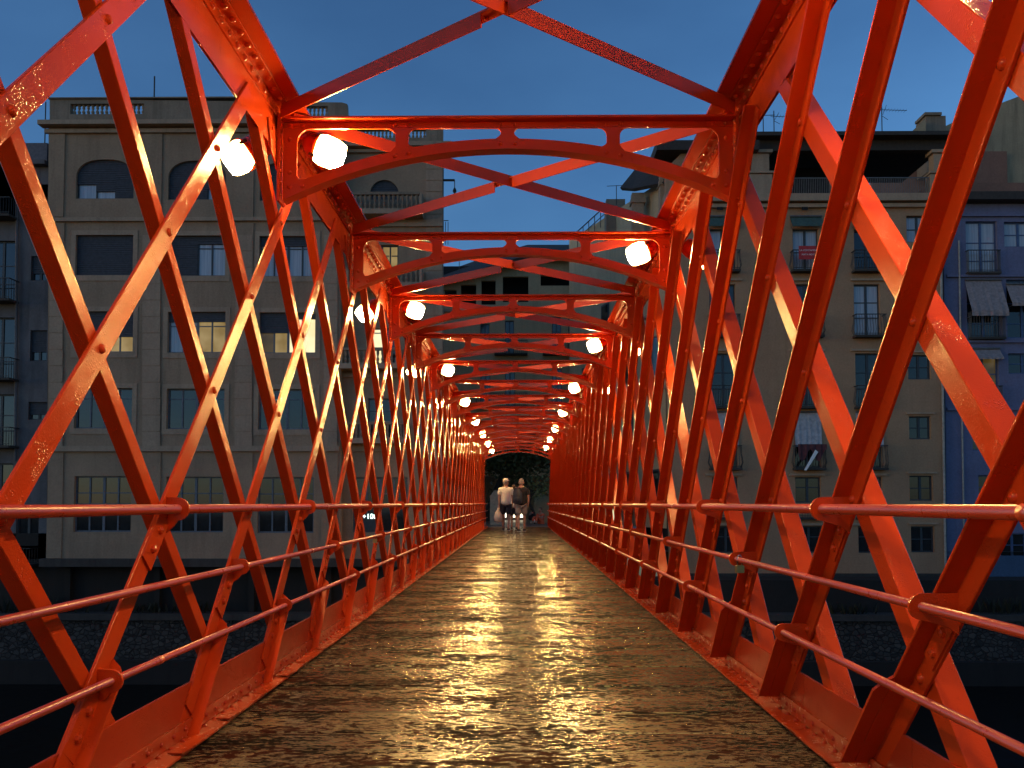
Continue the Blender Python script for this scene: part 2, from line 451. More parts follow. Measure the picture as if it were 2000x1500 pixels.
meshes = {
    'AL': Lmesh('lattice_bar', 1, 0.092, 0.0, -W, -1, 1, -1, 0.03, 3.02, M_paint),
    'BL': Lmesh('lattice_bar', -1, 0.060, 0.045, -W - 0.013, -1, -1, -1, -0.12, 3.03, M_paint),
    'AR': Lmesh('lattice_bar', 1, 0.082, 0.072, W + 0.013, 1, -1, 1, -0.12, 3.03, M_paint),
    'BR': Lmesh('lattice_bar', -1, 0.080, 0.060, W, 1, 1, -1, 0.03, 2.98, M_paint)}
# foot stiffeners, riveted straps
def foot(side, s):
    nrm = math.sqrt(1 + 1 / T / T); d = Vector((0, s / T, 1)) / nrm; p = Vector((0, 1, -s / T)) / nrm
    x = side * W; inn = -side
    mb = MB()
    o0 = Vector((x, s * (0.03 - 0.95) / T, 0.03))
    e = 0.036 if side < 0 else 0.029
    lo = 0.0 if side < 0 else 0.061
    wd = 0.055 if side < 0 else 0.105
    L = 0.43 * nrm if side < 0 else 0.36 * nrm
    poly = [(lo, 0), (wd, 0), (wd, L - 0.07), (wd - 0.02, L - 0.03), (lo, L)]
    mb.prism(poly, o0, (inn, 0, 0), d, p, e - 0.0, e + 0.010)
    # strap over the flange
    poly = [(-0.050, 0.10), (0.034, 0.10), (0.034, 0.24), (-0.050, 0.24)]
    if side < 0: mb.prism(poly, o0 + Vector((inn * 0.0005, 0, 0)), p, d, (inn, 0, 0), 0, 0.007)
    return mb.mesh('foot_stiffener', M_paint)
foots = {'AL': foot(-1, 1), 'BR': foot(1, -1)}
BARS = {}
for key, side, s, y0 in FAM:
    for k in range(-14, 40):
        y = y0 + k * S / 2
        if y - abs(2.1 / T) < YA + 0.2 or y + 1.0 > YB: 
            if not (YA - 1.5 < y < YB - 0.2): continue
        ylo = y + s * (0.03 - 0.95) / T; yhi = y + s * (3.0 - 0.95) / T
        if min(ylo, yhi) < YA or max(ylo, yhi) > YB + 0.2: continue
        o = put('lattice_bar', meshes[key], bridge, (0, y, 0))
        ax = Vector((0, s / T, 1)).normalized(); an = math.radians(max(-3.0, min(3.0, random.gauss(0, 1.5))))   # bars are never twisted quite alike
        M3 = Matrix.Rotation(an, 3, ax); P3 = Vector((side * W, 0, 0.95)); o.rotation_euler = M3.to_euler(); o.location = Vector((0, y, 0)) + P3 - M3 @ P3
        BARS.setdefault(key, []).append((k, y))
        if key in foots: put('foot_stiffener', foots[key], o)
# small dark stencil on one left bar
for k, y in BARS['AL']:
    if k == 3:
        nrm = math.sqrt(1 + 1 / T / T); d = Vector((0, 1 / T, 1)) / nrm; p = Vector((0, 1, -1 / T)) / nrm
        mb = MB(); o0 = Vector((-W + 0.0008, (1.22 - 0.95) / T, 1.22))
        def q(a0, b0, a1, b1): mb.prism([(a0, b0), (a1, b0), (a1, b1), (a0, b1)], o0, p, d, (1, 0, 0), 0, 0.0006)
        q(-.026, -.02, -.020, .10); q(.004, -.04, .010, .10); q(-.030, -.06, -.012, -.03)
        for i in range(5): q(-.032, .11 + i * .022, -.014, .124 + i * .022); q(.000, .11 + i * .022, .018, .124 + i * .022)
        mb.build('stencil_mark', simple('dark_stencil', (.09, .012, .008), .7), [o for o in bridge.children if o.name.startswith('lattice_bar') and o.data == meshes['AL'] and abs(o.location.y - y) < 0.2][0])['kind'] = 'stuff'
# ---- rivets where the bars cross, and gusset ends
for side, ka, kb in ((-1, 'AL', 'BL'), (1, 'BR', 'AR')):
    mb = MB()
    sa = 1 if ka[0] == 'A' else -1
    for k, ya in BARS[ka]:
        for k2, yb in BARS[kb]:
            # ya + sa*h/T = yb - sa*h/T
            h = (yb - ya) * T / (2 * sa)
            z = 0.95 + h
            if 0.3 < z < 2.85:
                y = ya + sa * h / T
                mb.dome((side * W, y, z), (-side, 0, 0), 0.017)
    mb.build('rivet', M_paint, bridge, True)['kind'] = 'stuff'

# ---- top chords
ZW0 = 2.915; ZP = 3.185
for side in (-1, 1):
    mb = MB()
    x0 = side * (W + 0.012); x1 = side * (W + 0.026)
    mb.box(x0, x1, YA, YB, ZW0, ZP - 0.001)
    ch = mb.build('top_chord', M_paint, bridge)
    mb = MB()
    mb.box(side * (W - 0.14), side * (W + 0.18), YA, YB, ZP, ZP + 0.014)
    mb.box(side * (W - 0.09), side * (W + 0.13), YA, YB, ZP + 0.0145, ZP + 0.026)
    mb.build('cover_plate', M_paint, ch)
    mb = MB()
    for sgn, xo in ((-1, W + 0.0115), (1, W + 0.0265)):
        a = side * xo; d = side * sgn
        mb.box(a, a + d * 0.010, YA, YB, ZP - 0.075, ZP - 0.0115)
        mb.box(a, a + d * 0.070, YA, YB, ZP - 0.011, ZP - 0.001)
    mb.build('chord_angle', M_paint, ch)
    mb = MB()
    n = int((YB - YA) / 0.105)
    for i in range(n):
        y = YA + 0.05 + i * 0.105
        if y > 22: break
        mb.dome((side * (W + 0.0015), y, ZP - 0.043), (-side, 0, 0), 0.017, 7)
        mb.dome((side * (W - 0.034), y + 0.05, ZP - 0.011), (0, 0, -1), 0.017, 7)
        mb.dome((side * (W + 0.0365), y, ZP - 0.043), (side, 0, 0), 0.014, 6)
    mb.build('rivet', M_paint, ch, True)['kind'] = 'stuff'
    # nodes: connection plates on the chord web at each frame
    for k in KS:
        y = Y1 + k * S
        mb = MB()
        poly = [(-0.20, 0.0), (0.20, 0.0), (0.14, -0.16), (0.03, -0.22), (-0.03, -0.22), (-0.14, -0.16)]
        mb.prism(poly, (side * (W + 0.0125), y, ZW0 + 0.12), (0, 1, 0), (0, 0, 1), (side, 0, 0), -0.010, -0.002)
        for dy in (-0.13, -0.045, 0.045, 0.13):
            for dz in (-0.03, -0.11):
                if dz == -0.11 and abs(dy) > 0.1: continue
                mb.dome((side * (W + 0.0025), y + dy, ZW0 + 0.12 + dz), (-side, 0, 0), 0.013, 6)
        mb.build('gusset_plate', M_paint, ch)

# ---- overhead cross bracing (angles) with centre gussets
for k in KS[:-1]:
    ya = Y1 + k * S + 0.06; yb = Y1 + (k + 1) * S - 0.06
    for j, sg in enumerate((1, -1)):
        a = Vector((-sg * (W - 0.05), ya, 0)); b = Vector((sg * (W - 0.05), yb, 0))
        d = (b - a); L = d.length; d.normalize(); p = Vector((-d.y, d.x, 0))
        if p.y < 0: p = -p
        zt = ZP - 0.014 - (0.0125 if j else 0.0)
        mb = MB()
        mb.prism([(-0.035, 0), (0.035, 0), (0.035, -0.010), (-0.035, -0.010)], Vector((a.x, a.y, zt)), p, (0, 0, 1), d, 0, L)
        mb.prism([(-0.035, -0.0105), (-0.025, -0.0105), (-0.025, -0.072), (-0.028, -0.075), (-0.035, -0.075)], Vector((a.x, a.y, zt)), p, (0, 0, 1), d, 0, L if j == 0 else L * 0.485)
        if j == 1:
            mb.prism([(-0.035, -0.0105), (-0.025, -0.0105), (-0.025, -0.072), (-0.028, -0.075), (-0.035, -0.075)], Vector((a.x, a.y, zt)), p, (0, 0, 1), d, L * 0.535, L)
        br = mb.build('cross_brace', M_paint, bridge)
        mb = MB()
        for q in (0.030, 0.075):
            for e in (q, L - q):
                mb.dome(a + d * e + Vector((0, 0, zt - 0.0105)) + p * 0.008, (0, 0, -1), 0.014, 6)
        for q in (-0.17, -0.11, 0.11, 0.17): mb.dome(a + d * (L / 2 + q) + Vector((0, 0, zt - 0.0105)) + p * 0.008, (0, 0, -1), 0.014, 6)
        mb.build('rivet', M_paint, br, True)['kind'] = 'stuff'

# ---- bottom: plates, kerb angles, deck
for side in (-1, 1):
    i = 0; y = YA
    while y < YB - 0.1:
        y2 = min(y + S / 2, YB)
        mb = MB()
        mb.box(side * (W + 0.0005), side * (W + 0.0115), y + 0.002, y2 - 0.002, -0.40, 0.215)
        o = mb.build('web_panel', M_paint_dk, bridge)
        y = y2; i += 1
    mb = MB()
    mb.box(side * (W - 0.001), side * (W - 0.011), YA, YB, 0.013, 0.075)
    mb.box(side * (W - 0.0005), side * (DK), YA, YB, 0.001, 0.012)
    kb = mb.build('kerb_angle', M_strip, bridge)
    # loose cover strips lying on the kerb, a little uneven
    y = YA
    while y < YB - 0.4:
        L = random.uniform(0.36, 0.50)
        mb = MB(); w0 = DK - 0.012; w1 = DK + 0.046
        z0 = 0.0128; lift = random.uniform(0.0, 0.010)
        vs = []
        for yy, zz in ((y, z0 + lift), (y + L / 2, z0), (y + L - 0.014, z0 + random.uniform(0, 0.010))):
            vs += [(side * w0, yy, zz - 0.002), (side * w1, yy, zz), (side * w1, yy, zz + 0.005), (side * w0, yy, zz + 0.004)]
        fs = []
        for q in (0, 4): fs += [(q, q + 1, q + 5, q + 4), (q + 1, q + 2, q + 6, q + 5), (q + 2, q + 3, q + 7, q + 6), (q + 3, q, q + 4, q + 7)]
        fs += [(0, 3, 2, 1), (8, 9, 10, 11)]
        mb.add(vs, fs); mb.build('cover_strip', M_strip, kb)
        y += L
    mb = MB(); y = YA
    while y < 14:
        mb.dome((side * (DK + 0.068), y, 0.0125), (0, 0, 1), 0.011, 6)
        mb.dome((side * (W - 0.0115), y + 0.05, 0.046), (-side, 0, 0), 0.010, 6); y += 0.11
    mb.build('rivet', M_paint_dk, kb, True)['kind'] = 'stuff'
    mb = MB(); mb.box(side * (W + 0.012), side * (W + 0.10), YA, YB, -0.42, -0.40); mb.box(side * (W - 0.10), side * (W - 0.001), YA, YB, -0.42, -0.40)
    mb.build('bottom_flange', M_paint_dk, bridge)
deck = put('deck', None, bridge); bpy.data.objects.remove(deck)
mb = MB()
for k in range(int((YB - YA) / S) + 1):
    y = YA + k * S; mb.box(-W + 0.01, W - 0.01, y, y + 0.08, -0.38, -0.06)
deck = mb.build('deck', M_under, bridge)
y = YA
while y < YB - 0.02:
    w = random.choice((0.16, 0.24, 0.28, 0.30, 0.33)); y2 = min(y + w, YB)
    g = random.choice((0.005, 0.007, 0.009, 0.012))
    mb = MB(); c = 0.004; zz = random.uniform(-0.0035, 0.0)
    poly = [(0, -0.045), (y2 - y - g, -0.045), (y2 - y - g, -c), (y2 - y - g - c, 0), (c, 0), (0, -c)]
    tilt = random.uniform(-0.002, 0.002)
    mb.prism(poly, (-DK - 0.04, y, zz - 0.0005), (0, 1, 0), (0, 0, 1), (1, 0, 0), 0, 2 * DK + 0.08)
    mb.build('plank', M_deck, deck)
    y = y2

# ---- handrails and their brackets
def bracket_mesh(side, z, r, s):
    R = 0.044 if r > 0.015 else 0.037
    inn = -side
    pts = []
    cx = side * (RX if side > 0 else RXL)
    n = 10
    for i in range(n + 1):
        t = -math.pi / 2 + math.pi * i / n
        pts.append((cx + inn * R * math.cos(t), R * math.sin(t)))
    pts += [(side * (W - 0.0005), R * 1.05), (side * (W - 0.0005), -R * 2.1), (side * (W - 0.03), -R * 1.5)]
    mb = MB()
    mb.prism(pts, (0, 0, z), (1, 0, 0), (0, 0, 1), (0, 1, 0), -0.006, 0.006)
    nrm = math.sqrt(1 + 1 / T / T); d = Vector((0, s / T, 1)) / nrm; p = Vector((0, 1, -s / T)) / nrm
    o = Vector((side * (W - 0.0008), 0, z))
    mb.prism([(-0.044, -0.26), (0.044, -0.26), (0.044, -0.03), (-0.044, -0.03)] if side < 0 else [(-0.036, -0.24), (0.026, -0.24), (0.026, -0.03), (-0.036, -0.03)],
             o, p, d, (inn, 0, 0), 0, 0.008)
    for q in (-0.105, -0.195):
        mb.dome(o + d * q + Vector((inn * 0.008, 0, 0)) + p * (0.0 if side < 0 else -0.006), (inn, 0, 0), 0.017, 8)
    return mb.mesh('rail_bracket', M_paint)
for side, key, s, par in ((-1, 'AL', 1, (0, 1, 0)), (1, 'BR', -1, (1, 0, 1))):
    rx = RX if side > 0 else RXL
    for ri, (z, r) in enumerate(RAILS if side > 0 else RAILSL):
        mb = MB(); mb.tube([(side * rx, YA, z), (side * rx, YB, z)], r, 14)
        y = YA + random.uniform(0.5, 2)
        while y < YB:
            mb.tube([(side * rx, y, z), (side * rx, y + 0.035, z)], r * 1.16, 14); y += random.choice((2, 3)) * S + 0.2
        rail = mb.build('handrail', M_rail, bridge, False)
        for p_ in rail.data.polygons: p_.use_smooth = len(p_.vertices) == 4
        bm_ = bracket_mesh(side, z, r, s)
        for k, y in BARS[key]:
            if k % 2 == par[ri]:
                put('rail_bracket', bm_, rail, (0, y + s * (z - 0.95) / T, 0))

# =================================================================== FLOODLIGHTS
def lamp_meshes():
    # local: beam along +Z
    hs = MB(); hs.lathe([(0.040, -0.17), (0.070, -0.15), (0.080, -0.10), (0.082, -0.02), (0.096, -0.015), (0.096, 0.0)], n=16)
    gl = MB(); gl.lathe([(0.080, 0.001), (0.088, 0.02), (0.082, 0.075), (0.070, 0.092)], n=16, sq=5.0)
    ln = MB(); ln.lathe([(0.069, 0.0925), (0.064, 0.100), (0.045, 0.108)], n=16, sq=5.0)
    cl = MB()
    for a in (0.6, 2.2, 3.7, 5.3): cl.box(0.092 * math.cos(a) - 0.009, 0.092 * math.cos(a) + 0.009, 0.092 * math.sin(a) - 0.009, 0.092 * math.sin(a) + 0.009, -0.03, 0.022)
    return hs.mesh('housing', M_paint, True), gl.mesh('glass', M_lamp), ln.mesh('lens', M_lens), cl.mesh('clip', M_cap)
H_me, G_me, N_me, K_me = lamp_meshes()
ORD = ['nearest', 'second nearest', 'third nearest', 'fourth nearest', 'fifth nearest', 'sixth nearest', 'seventh nearest', 'farthest']
def lamp(k, side, inner):
    y = Y1 + k * S
    if inner: p = Vector((side * 1.03, y + 0.15, 2.985)); d = Vector((-side * 0.68, -0.54, -0.50))
    else: p = Vector((side * 1.58, y + 0.15, 2.955)); d = Vector((side * 0.60, -0.45, -0.62))
    d.normalize()
    idx = (k - 0) // 2 if side < 0 else (k + 1) // 2
    word = ORD[idx] if 0 <= idx < 8 else 'rearmost'
    sd = 'left' if side < 0 else 'right'
    if idx < 0: lab = 'lit floodlight %s the %s truss, behind the viewpoint' % ('inside' if inner else 'outside', sd)
    else: lab = '%s of the warm lit floodlights hung on the %s side of the %s truss' % (word, 'inner' if inner else 'outer', sd)
    r = empty('floodlight', p, lab, 'floodlight', 'floodlights along the bridge')
    q = d.to_track_quat('Z', 'Y'); 
    for n_, me in (('housing', H_me), ('glass', G_me), ('lens', N_me), ('clip', K_me)):
        o = put(n_, me, r); o.rotation_mode = 'QUATERNION'; o.rotation_quaternion = q; o.location = -d * 0.05
    mb = MB()
    hb = -d * 0.16
    anchor = Vector((side * (W - 0.02 if inner else W + 0.03), y + 0.05, 3.02)) - p
    mb.tube([hb, Vector((anchor.x * 0.7, hb.y * 0.5, 0.12)), anchor], 0.014, 8)
    mb.build('bracket', M_paint, r)
for k in range(-3, 15):
    side = -1 if k % 2 == 0 else 1
    lamp(k, side, True); lamp(k, side, False)

# =================================================================== PADLOCKS
def padlock(px, side, Yc, zr, label, sc_=1.0, turn=0.3):
    r = empty('padlock', (side * (RX if side > 0 else RXL), Yc, zr), label, 'padlock', 'padlocks on the middle rail')
    r.rotation_euler = (0, 0, turn)
    mb = MB(); pts = [Vector((0.013 * math.cos(t) * sc_, 0, (0.004 + 0.020 * math.sin(t)) * sc_)) for t in [math.pi * i / 8 for i in range(9)]]
    pts = [pts[0] + Vector((0, 0, -0.035 * sc_))] + pts + [pts[-1] + Vector((0, 0, -0.035 * sc_))]
    mb.tube(pts, 0.0032 * sc_, 8); mb.build('shackle', M_steel, r, True)
    mb = MB(); mb.prism(rounded(-0.022 * sc_, -0.066 * sc_, 0.022 * sc_, -0.028 * sc_, 0.005 * sc_), (0, 0, 0), (1, 0, 0), (0, 0, 1), (0, 1, 0), -0.009 * sc_, 0.009 * sc_)
    mb.build('lock_body', M_brass, r)
padlock(0, 1, 4.19, 0.663, 'weathered brass padlock locked on the middle right handrail', 1.0)
padlock(0, -1, 7.40, 0.652, 'small brass padlock hanging from the middle left handrail', 0.9)

# =================================================================== TERRAIN AND RIVER
def struct(name, mb, m): 
    o = mb.build(name, m); o['kind'] = 'structure'; return o
def water_mat():
    m, nt, b = mat('dark_river'); b.inputs['Base Color'].default_value = (0.004, 0.005, 0.005, 1)
    b.inputs['Roughness'].default_value = 0.25
    b.inputs['Specular IOR Level'].default_value = 0.25
    bump(nt, b, noise(nt, pos(nt, (1, 1, 1)), 1.6, 4), 0.6, 0.08); return m
ZWAT = at(1000, 1338, 33.2).z
mb = MB(); mb.add([(-400, -60, ZWAT), (400, -60, ZWAT), (400, 34, ZWAT), (-400, 34, ZWAT)], [(0, 1, 2, 3)])
struct('river', mb, water_mat())
def stone_mat():
    m, nt, b = mat('rubble_stone')
    vo = N(nt, 'ShaderNodeTexVoronoi', Scale=4.6); nt.links.new(pos(nt, (1, 1, 1.3)), vo.inputs['Vector'])
    ve = N(nt, 'ShaderNodeTexVoronoi', Scale=4.6, feature='DISTANCE_TO_EDGE'); nt.links.new(pos(nt, (1, 1, 1.3)), ve.inputs['Vector'])
    hs = N(nt, 'ShaderNodeSeparateColor'); nt.links.new(vo.outputs['Color'], hs.inputs[0])
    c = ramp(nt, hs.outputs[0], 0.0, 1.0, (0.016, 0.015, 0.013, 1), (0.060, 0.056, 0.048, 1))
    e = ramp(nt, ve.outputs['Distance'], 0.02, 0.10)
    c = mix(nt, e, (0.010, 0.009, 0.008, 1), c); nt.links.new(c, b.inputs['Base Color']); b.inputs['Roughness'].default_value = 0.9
    bump(nt, b, e, 1.0, 0.12); return m
M_stone = stone_mat()
M_shade = plaster('shade_black_concrete', (0.016, 0.014, 0.012), 0.9, 0.8)  # concrete blackened in colour for the deep shade under the houses
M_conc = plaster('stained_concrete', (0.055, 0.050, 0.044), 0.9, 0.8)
M_pave = simple('wet_paving', (0.14, 0.12, 0.10), 0.35, bumpd=0.01)
ZLED = at(1000, 1200, 33.8).z; ZFOOT = at(1000, 1290, 33.4).z
mb = MB()
mb.add([(-400, 32.9, -0.03), (400, 32.9, -0.03), (400, 600, -0.03), (-400, 600, -0.03)], [(0, 1, 2, 3)])
mb.v = []; mb.f = []
mb.box(-3.3, 3.4, 33.12, 70, -0.30, -0.012)
struct('street', mb, M_pave)
mb = MB(); mb.add([(-600, 36.6, -1.2), (600, 36.6, -1.2), (600, 1500, -1.2), (-600, 1500, -1.2)], [(0, 1, 2, 3)])
struct('ground', mb, simple('far_ground', (0.08, 0.07, 0.06), 0.9))
rw = empty('river_wall', (0, 33.5, ZWAT), 'dark rubble stone river wall rising from the water under the houses', 'wall')
inv = Vector((0, -33.5, -ZWAT))
def child(mb, name, m, par, kind=None):
    o = mb.build(name, m, par); o.location = -par.location
    if kind: o['kind'] = kind
    return o
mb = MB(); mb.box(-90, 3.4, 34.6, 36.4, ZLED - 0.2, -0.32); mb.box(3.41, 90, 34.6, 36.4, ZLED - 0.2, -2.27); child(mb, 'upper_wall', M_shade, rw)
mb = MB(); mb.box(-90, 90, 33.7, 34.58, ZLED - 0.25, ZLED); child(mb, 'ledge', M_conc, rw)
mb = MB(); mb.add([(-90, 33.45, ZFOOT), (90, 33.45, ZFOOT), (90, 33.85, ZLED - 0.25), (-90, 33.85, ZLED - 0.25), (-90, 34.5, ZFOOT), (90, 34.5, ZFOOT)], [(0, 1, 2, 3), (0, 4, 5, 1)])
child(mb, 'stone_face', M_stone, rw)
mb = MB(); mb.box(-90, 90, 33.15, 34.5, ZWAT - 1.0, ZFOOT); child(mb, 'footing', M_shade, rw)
# ribs in the recess under the left house
mb = MB()
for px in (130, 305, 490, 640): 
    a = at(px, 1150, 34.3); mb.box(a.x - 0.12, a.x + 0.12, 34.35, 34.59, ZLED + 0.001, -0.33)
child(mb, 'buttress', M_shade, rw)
# near bank behind the viewpoint
mb = MB(); mb.box(-90, 90, -60, YA - 0.02, ZWAT - 1, -0.012); struct('near_quay', mb, M_pave)

# plants rooted on the river ledge
M_weed = simple('dark_weed', (0.014, 0.018, 0.007), 0.8)
def tuft(px, py, Y, w, h, n, label, m=None):
    p = at(px, py, Y)
    r = empty('wall_weed', p, label, 'plant', 'weeds on the river wall')
    mb = MB()
    for i in range(n):
        a = random.uniform(0, 6.28); l = h * random.uniform(0.5, 1); sx = random.gauss(0, w / 2)
        b = Vector((sx, random.uniform(-.15, .15), 0)); t = b + Vector((math.cos(a) * l * 0.5, math.sin(a) * l * 0.3, l))
        q = Vector((math.sin(a), -math.cos(a), 0)) * 0.05; mid = (b + t) / 2 + q
        mb.add([b, mid, t, (b + t) / 2 - q], [(0, 1, 2, 3)])
    mb.build('leaves', m or M_weed, r)
tuft(45, 1205, 34.1, 2.2, 1.0, 90, 'dark bush on the river ledge at the far left')
tuft(275, 1197, 34.1, 1.4, 0.5, 50, 'low weed on the river ledge under the cream house')
tuft(370, 1200, 34.1, 1.0, 0.7, 40, 'rounded weed on the river ledge below the second window column')
tuft(1650, 1205, 34.1, 1.2, 0.7, 50, 'weed clump on the river ledge below the tan house')
tuft(1965, 1200, 34.1, 1.2, 0.8, 50, 'weed clump on the river ledge at the far right')

# =================================================================== HOUSES
class Fac:
    def __init__(s, root, Y): s.r = root; s.Y = Y
    def P(s, px, py): a = at(px, py, s.Y); return a.x, a.z
    def R(s, x0, y0, x1, y1):
        a = s.P(x0, y1); b = s.P(x1, y0); return a[0], a[1], b[0], b[1]
    def part(s, mb, name, m, par=None, kind=None):
        o = mb.build(name, m, par or s.r); o.location = (Vector((0, 0, 0)) if par else -s.r.location)
        if kind: o['kind'] = kind
        return o
    def wall(s, outline_px, holes, m, t=0.30, name='wall'):
        out = [s.P(*p) for p in outline_px]
        me = plate_mesh(name, out, holes, t, lambda x, y, z: (x, s.Y + t / 2 + z, y), m)
        o = put(name, me, s.r); o.location = -s.r.location; return o
    def box(s, name, m, x0, y0, x1, y1, d0, d1, par=None):
        a = s.R(x0, y0, x1, y1); mb = MB(); mb.box(a[0], a[2], s.Y + d0, s.Y + d1, a[1], a[3]); return s.part(mb, name, m, par)
    def window(s, x0, y0, x1, y1, nv=1, nh=(), fm=None, glass=None, blind=0.0, panes=None, d=0.14, name='window', arch=False):
        """panes: list of materials per column"""
        a = s.R(x0, y0, x1, y1); fm = fm or M_frame; glass = glass or M_glass
        X0, Z0, X1, Z1 = a; X0 += .004; X1 -= .004; Z0 += .004; Z1 -= .004
        b = 0.055; mb = MB(); Y0 = s.Y + d; Y2 = Y0 + 0.06
        mb.box(X0, X0 + b, Y0, Y2, Z0, Z1); mb.box(X1 - b, X1, Y0, Y2, Z0, Z1)
        mb.box(X0 + b, X1 - b, Y0, Y2, Z0, Z0 + b); mb.box(X0 + b, X1 - b, Y0, Y2, Z1 - b, Z1)
        w = (X1 - X0) / (nv + 1)
        for i in range(1, nv + 1):
            mw = 0.05 if (nv % 2 == 1 and i == (nv + 1) // 2) else 0.03
            mb.box(X0 + w * i - mw, X0 + w * i + mw, Y0 - 0.012, Y2 - 0.004, Z0 + b, Z1 - b)
        for h in nh:
            z = Z1 - (Z1 - Z0) * h
            for i in range(nv + 1):
                mb.box(X0 + w * i + 0.05, X0 + w * (i + 1) - 0.05, Y0 + 0.006, Y2 - 0.008, z - 0.022, z + 0.022)
        win = s.part(mb, name, fm)
        for i in range(nv + 1):
            pm_ = panes[i] if panes else glass
            mb = MB(); mb.box(X0 + w * i + 0.02, X0 + w * (i + 1) - 0.02, Y0 + 0.030, Y0 + 0.042, Z0 + 0.03, Z1 - 0.03)
            s.part(mb, 'pane', pm_, win)
        if blind:
            if isinstance(blind, (int, float)): blind = [blind] * (nv + 1)
            n = 0
            mb = MB()
            for i, f in enumerate(blind):
                if f <= 0: continue
                z = Z1 - (Z1 - Z0) * f
                x_a, x_b = X0 + w * i, X0 + w * (i + 1)
                k = max(2, int((Z1 - z) / 0.09))
                for q in range(k):
                    zz = Z1 - (Z1 - z) * q / k; z2 = Z1 - (Z1 - z) * (q + 1) / k
                    mb.add([(x_a, Y0 - 0.03, zz), (x_b, Y0 - 0.03, zz), (x_b, Y0 - 0.045, z2 + .006), (x_a, Y0 - 0.045, z2 + .006), (x_b, Y0 - 0.02, z2), (x_a, Y0 - 0.02, z2)],
                           [(0, 3, 2, 1), (3, 5, 4, 2)])
            s.part(mb, 'roller_blind', M_blind, win)
        return win
    def surround(s, x0, y0, x1, y1, m, g=11, proud=0.03):
        a = s.R(x0 - g, y0 - g, x1 + g, y1 + g * 1.2); h = s.R(x0, y0, x1, y1)
        me = plate_mesh('window_surround', rect(*a), [rect(*h)], proud, lambda x, y, z: (x, s.Y - proud / 2 - 0.001 + z, y), m)
        o = put('window_surround', me, s.r); o.location = -s.r.location; return o
    def balcony(s, x0, y0, x1, y1, proj=0.45, m=None, bow=False, slab=True):
        m = m or M_iron
        X0, Z0, X1, Z1 = s.R(x0, y0, x1, y1); mb = MB()
        mb.box(X0, X1, s.Y - proj, s.Y - 0.002, Z0 - 0.10, Z0)
        par = s.part(mb, 'balcony', M_tan_trim if m is not M_iron else M_conc)
        mb = MB(); r = 0.011
        n = max(4, int((X1 - X0) / 0.12))
        def bar(x, y, dx, dy):
            b = 0.10 if bow else 0.0
            pts = [(x, y, Z0), (x + dx * b, y + dy * b, Z0 + (Z1 - Z0) * 0.25), (x + dx * b * 0.4, y + dy * b * 0.4, Z0 + (Z1 - Z0) * 0.6), (x, y, Z1)]
            mb.tube(pts if bow else [pts[0], pts[-1]], r, 4, False)
        yf = s.Y - proj + 0.03
        for i in range(n + 1): bar(X0 + 0.03 + (X1 - X0 - 0.06) * i / n, yf, 0, -1)
        for i in range(1, 4):
            yy = yf + (proj - 0.03) * i / 4
            bar(X0 + 0.03, yy, -1, 0); bar(X1 - 0.03, yy, 1, 0)
        mb.box(X0, X1, yf - 0.02, yf + 0.02, Z1, Z1 + 0.035); mb.box(X0, X0 + 0.04, yf + .021, s.Y - 0.001, Z1, Z1 + 0.035); mb.box(X1 - 0.04, X1, yf + .021, s.Y - 0.001, Z1, Z1 + 0.035)
        mb.box(X0, X1, yf - 0.012, yf + 0.012, Z0 + 0.05, Z0 + 0.075)
        s.part(mb, 'railing', m, par); return par
    def balusters(s, x0, y0, x1, y1, n, m, d0=0.05, name='balustrade', rails=True):
        X0, Z0, X1, Z1 = s.R(x0, y0, x1, y1); h = Z1 - Z0; mb = MB(); yc = s.Y + d0 + 0.12
        for i in range(n):
            x = X0 + (X1 - X0) * (i + 0.5) / n; r = min(0.085, (X1 - X0) / n * 0.40)
            mb.lathe([(r, 0.0), (r, h * .06), (r * .45, h * .12), (r * .95, h * .32), (r * .85, h * .42), (r * .4, h * .52), (r * .42, h * .58), (r * .85, h * .72), (r * .6, h * .86), (r * .9, h * .92), (r * .9, h)], (x, yc, Z0), 8)
        return s.part(mb, name, m, kind='stuff')
def house(name, label, x, Y, cat='house'): return empty(name, (x, Y, 0), label, cat)

# ---- cream corner house on the left
Yl = 34.0
L = Fac(house('corner_house', 'cream rendered corner house with balustraded parapet and three window columns, left', at(400, 980, Yl).x, Yl), Yl)
cols = [(147, 261), (327, 441), (506, 617)]
rows = {2: (459, 538), 3: (608, 688), 4: (758, 837), 5: (930, 1039)}
holes = []; wins = []
for ci, (a, b) in enumerate(cols):
    dx = (2, 4, 4)[ci]; dy = ci * 2
    X0, Z0, X1, Z1 = L.R(a + 1, 311 + 2 * ci, b + 1, 388 + 2 * ci)
    r = (Z1 - Z0) * 0.42
    arch = [(X0, Z0), (X1, Z0)]
    cx = (X0 + X1) / 2; hw = (X1 - X0) / 2
    for k in range(17):
        t = math.pi * k / 16
        q = (abs(math.cos(t)) ** 3.0 + abs(math.sin(t)) ** 2.2) ** (-1 / 2.5)
        arch.append((cx + hw * (abs(math.cos(t)) ** 0.75) * (1 if math.cos(t) >= 0 else -1), Z1 - r + r * math.sin(t)))
    holes.append(arch)
    for rr, (y0, y1) in rows.items():
        sh = {5: -4, 4: -2}.get(rr, 0)
        holes.append(rect(*L.R(a + sh, y0 + ci, b + sh, y1 + ci)))
L.wall([(92, 1092), (665, 1092), (665, 250), (95, 243)], holes, M_cream)
L.box('core', M_back, 92, 252, 664, 1092, 0.45, 12)
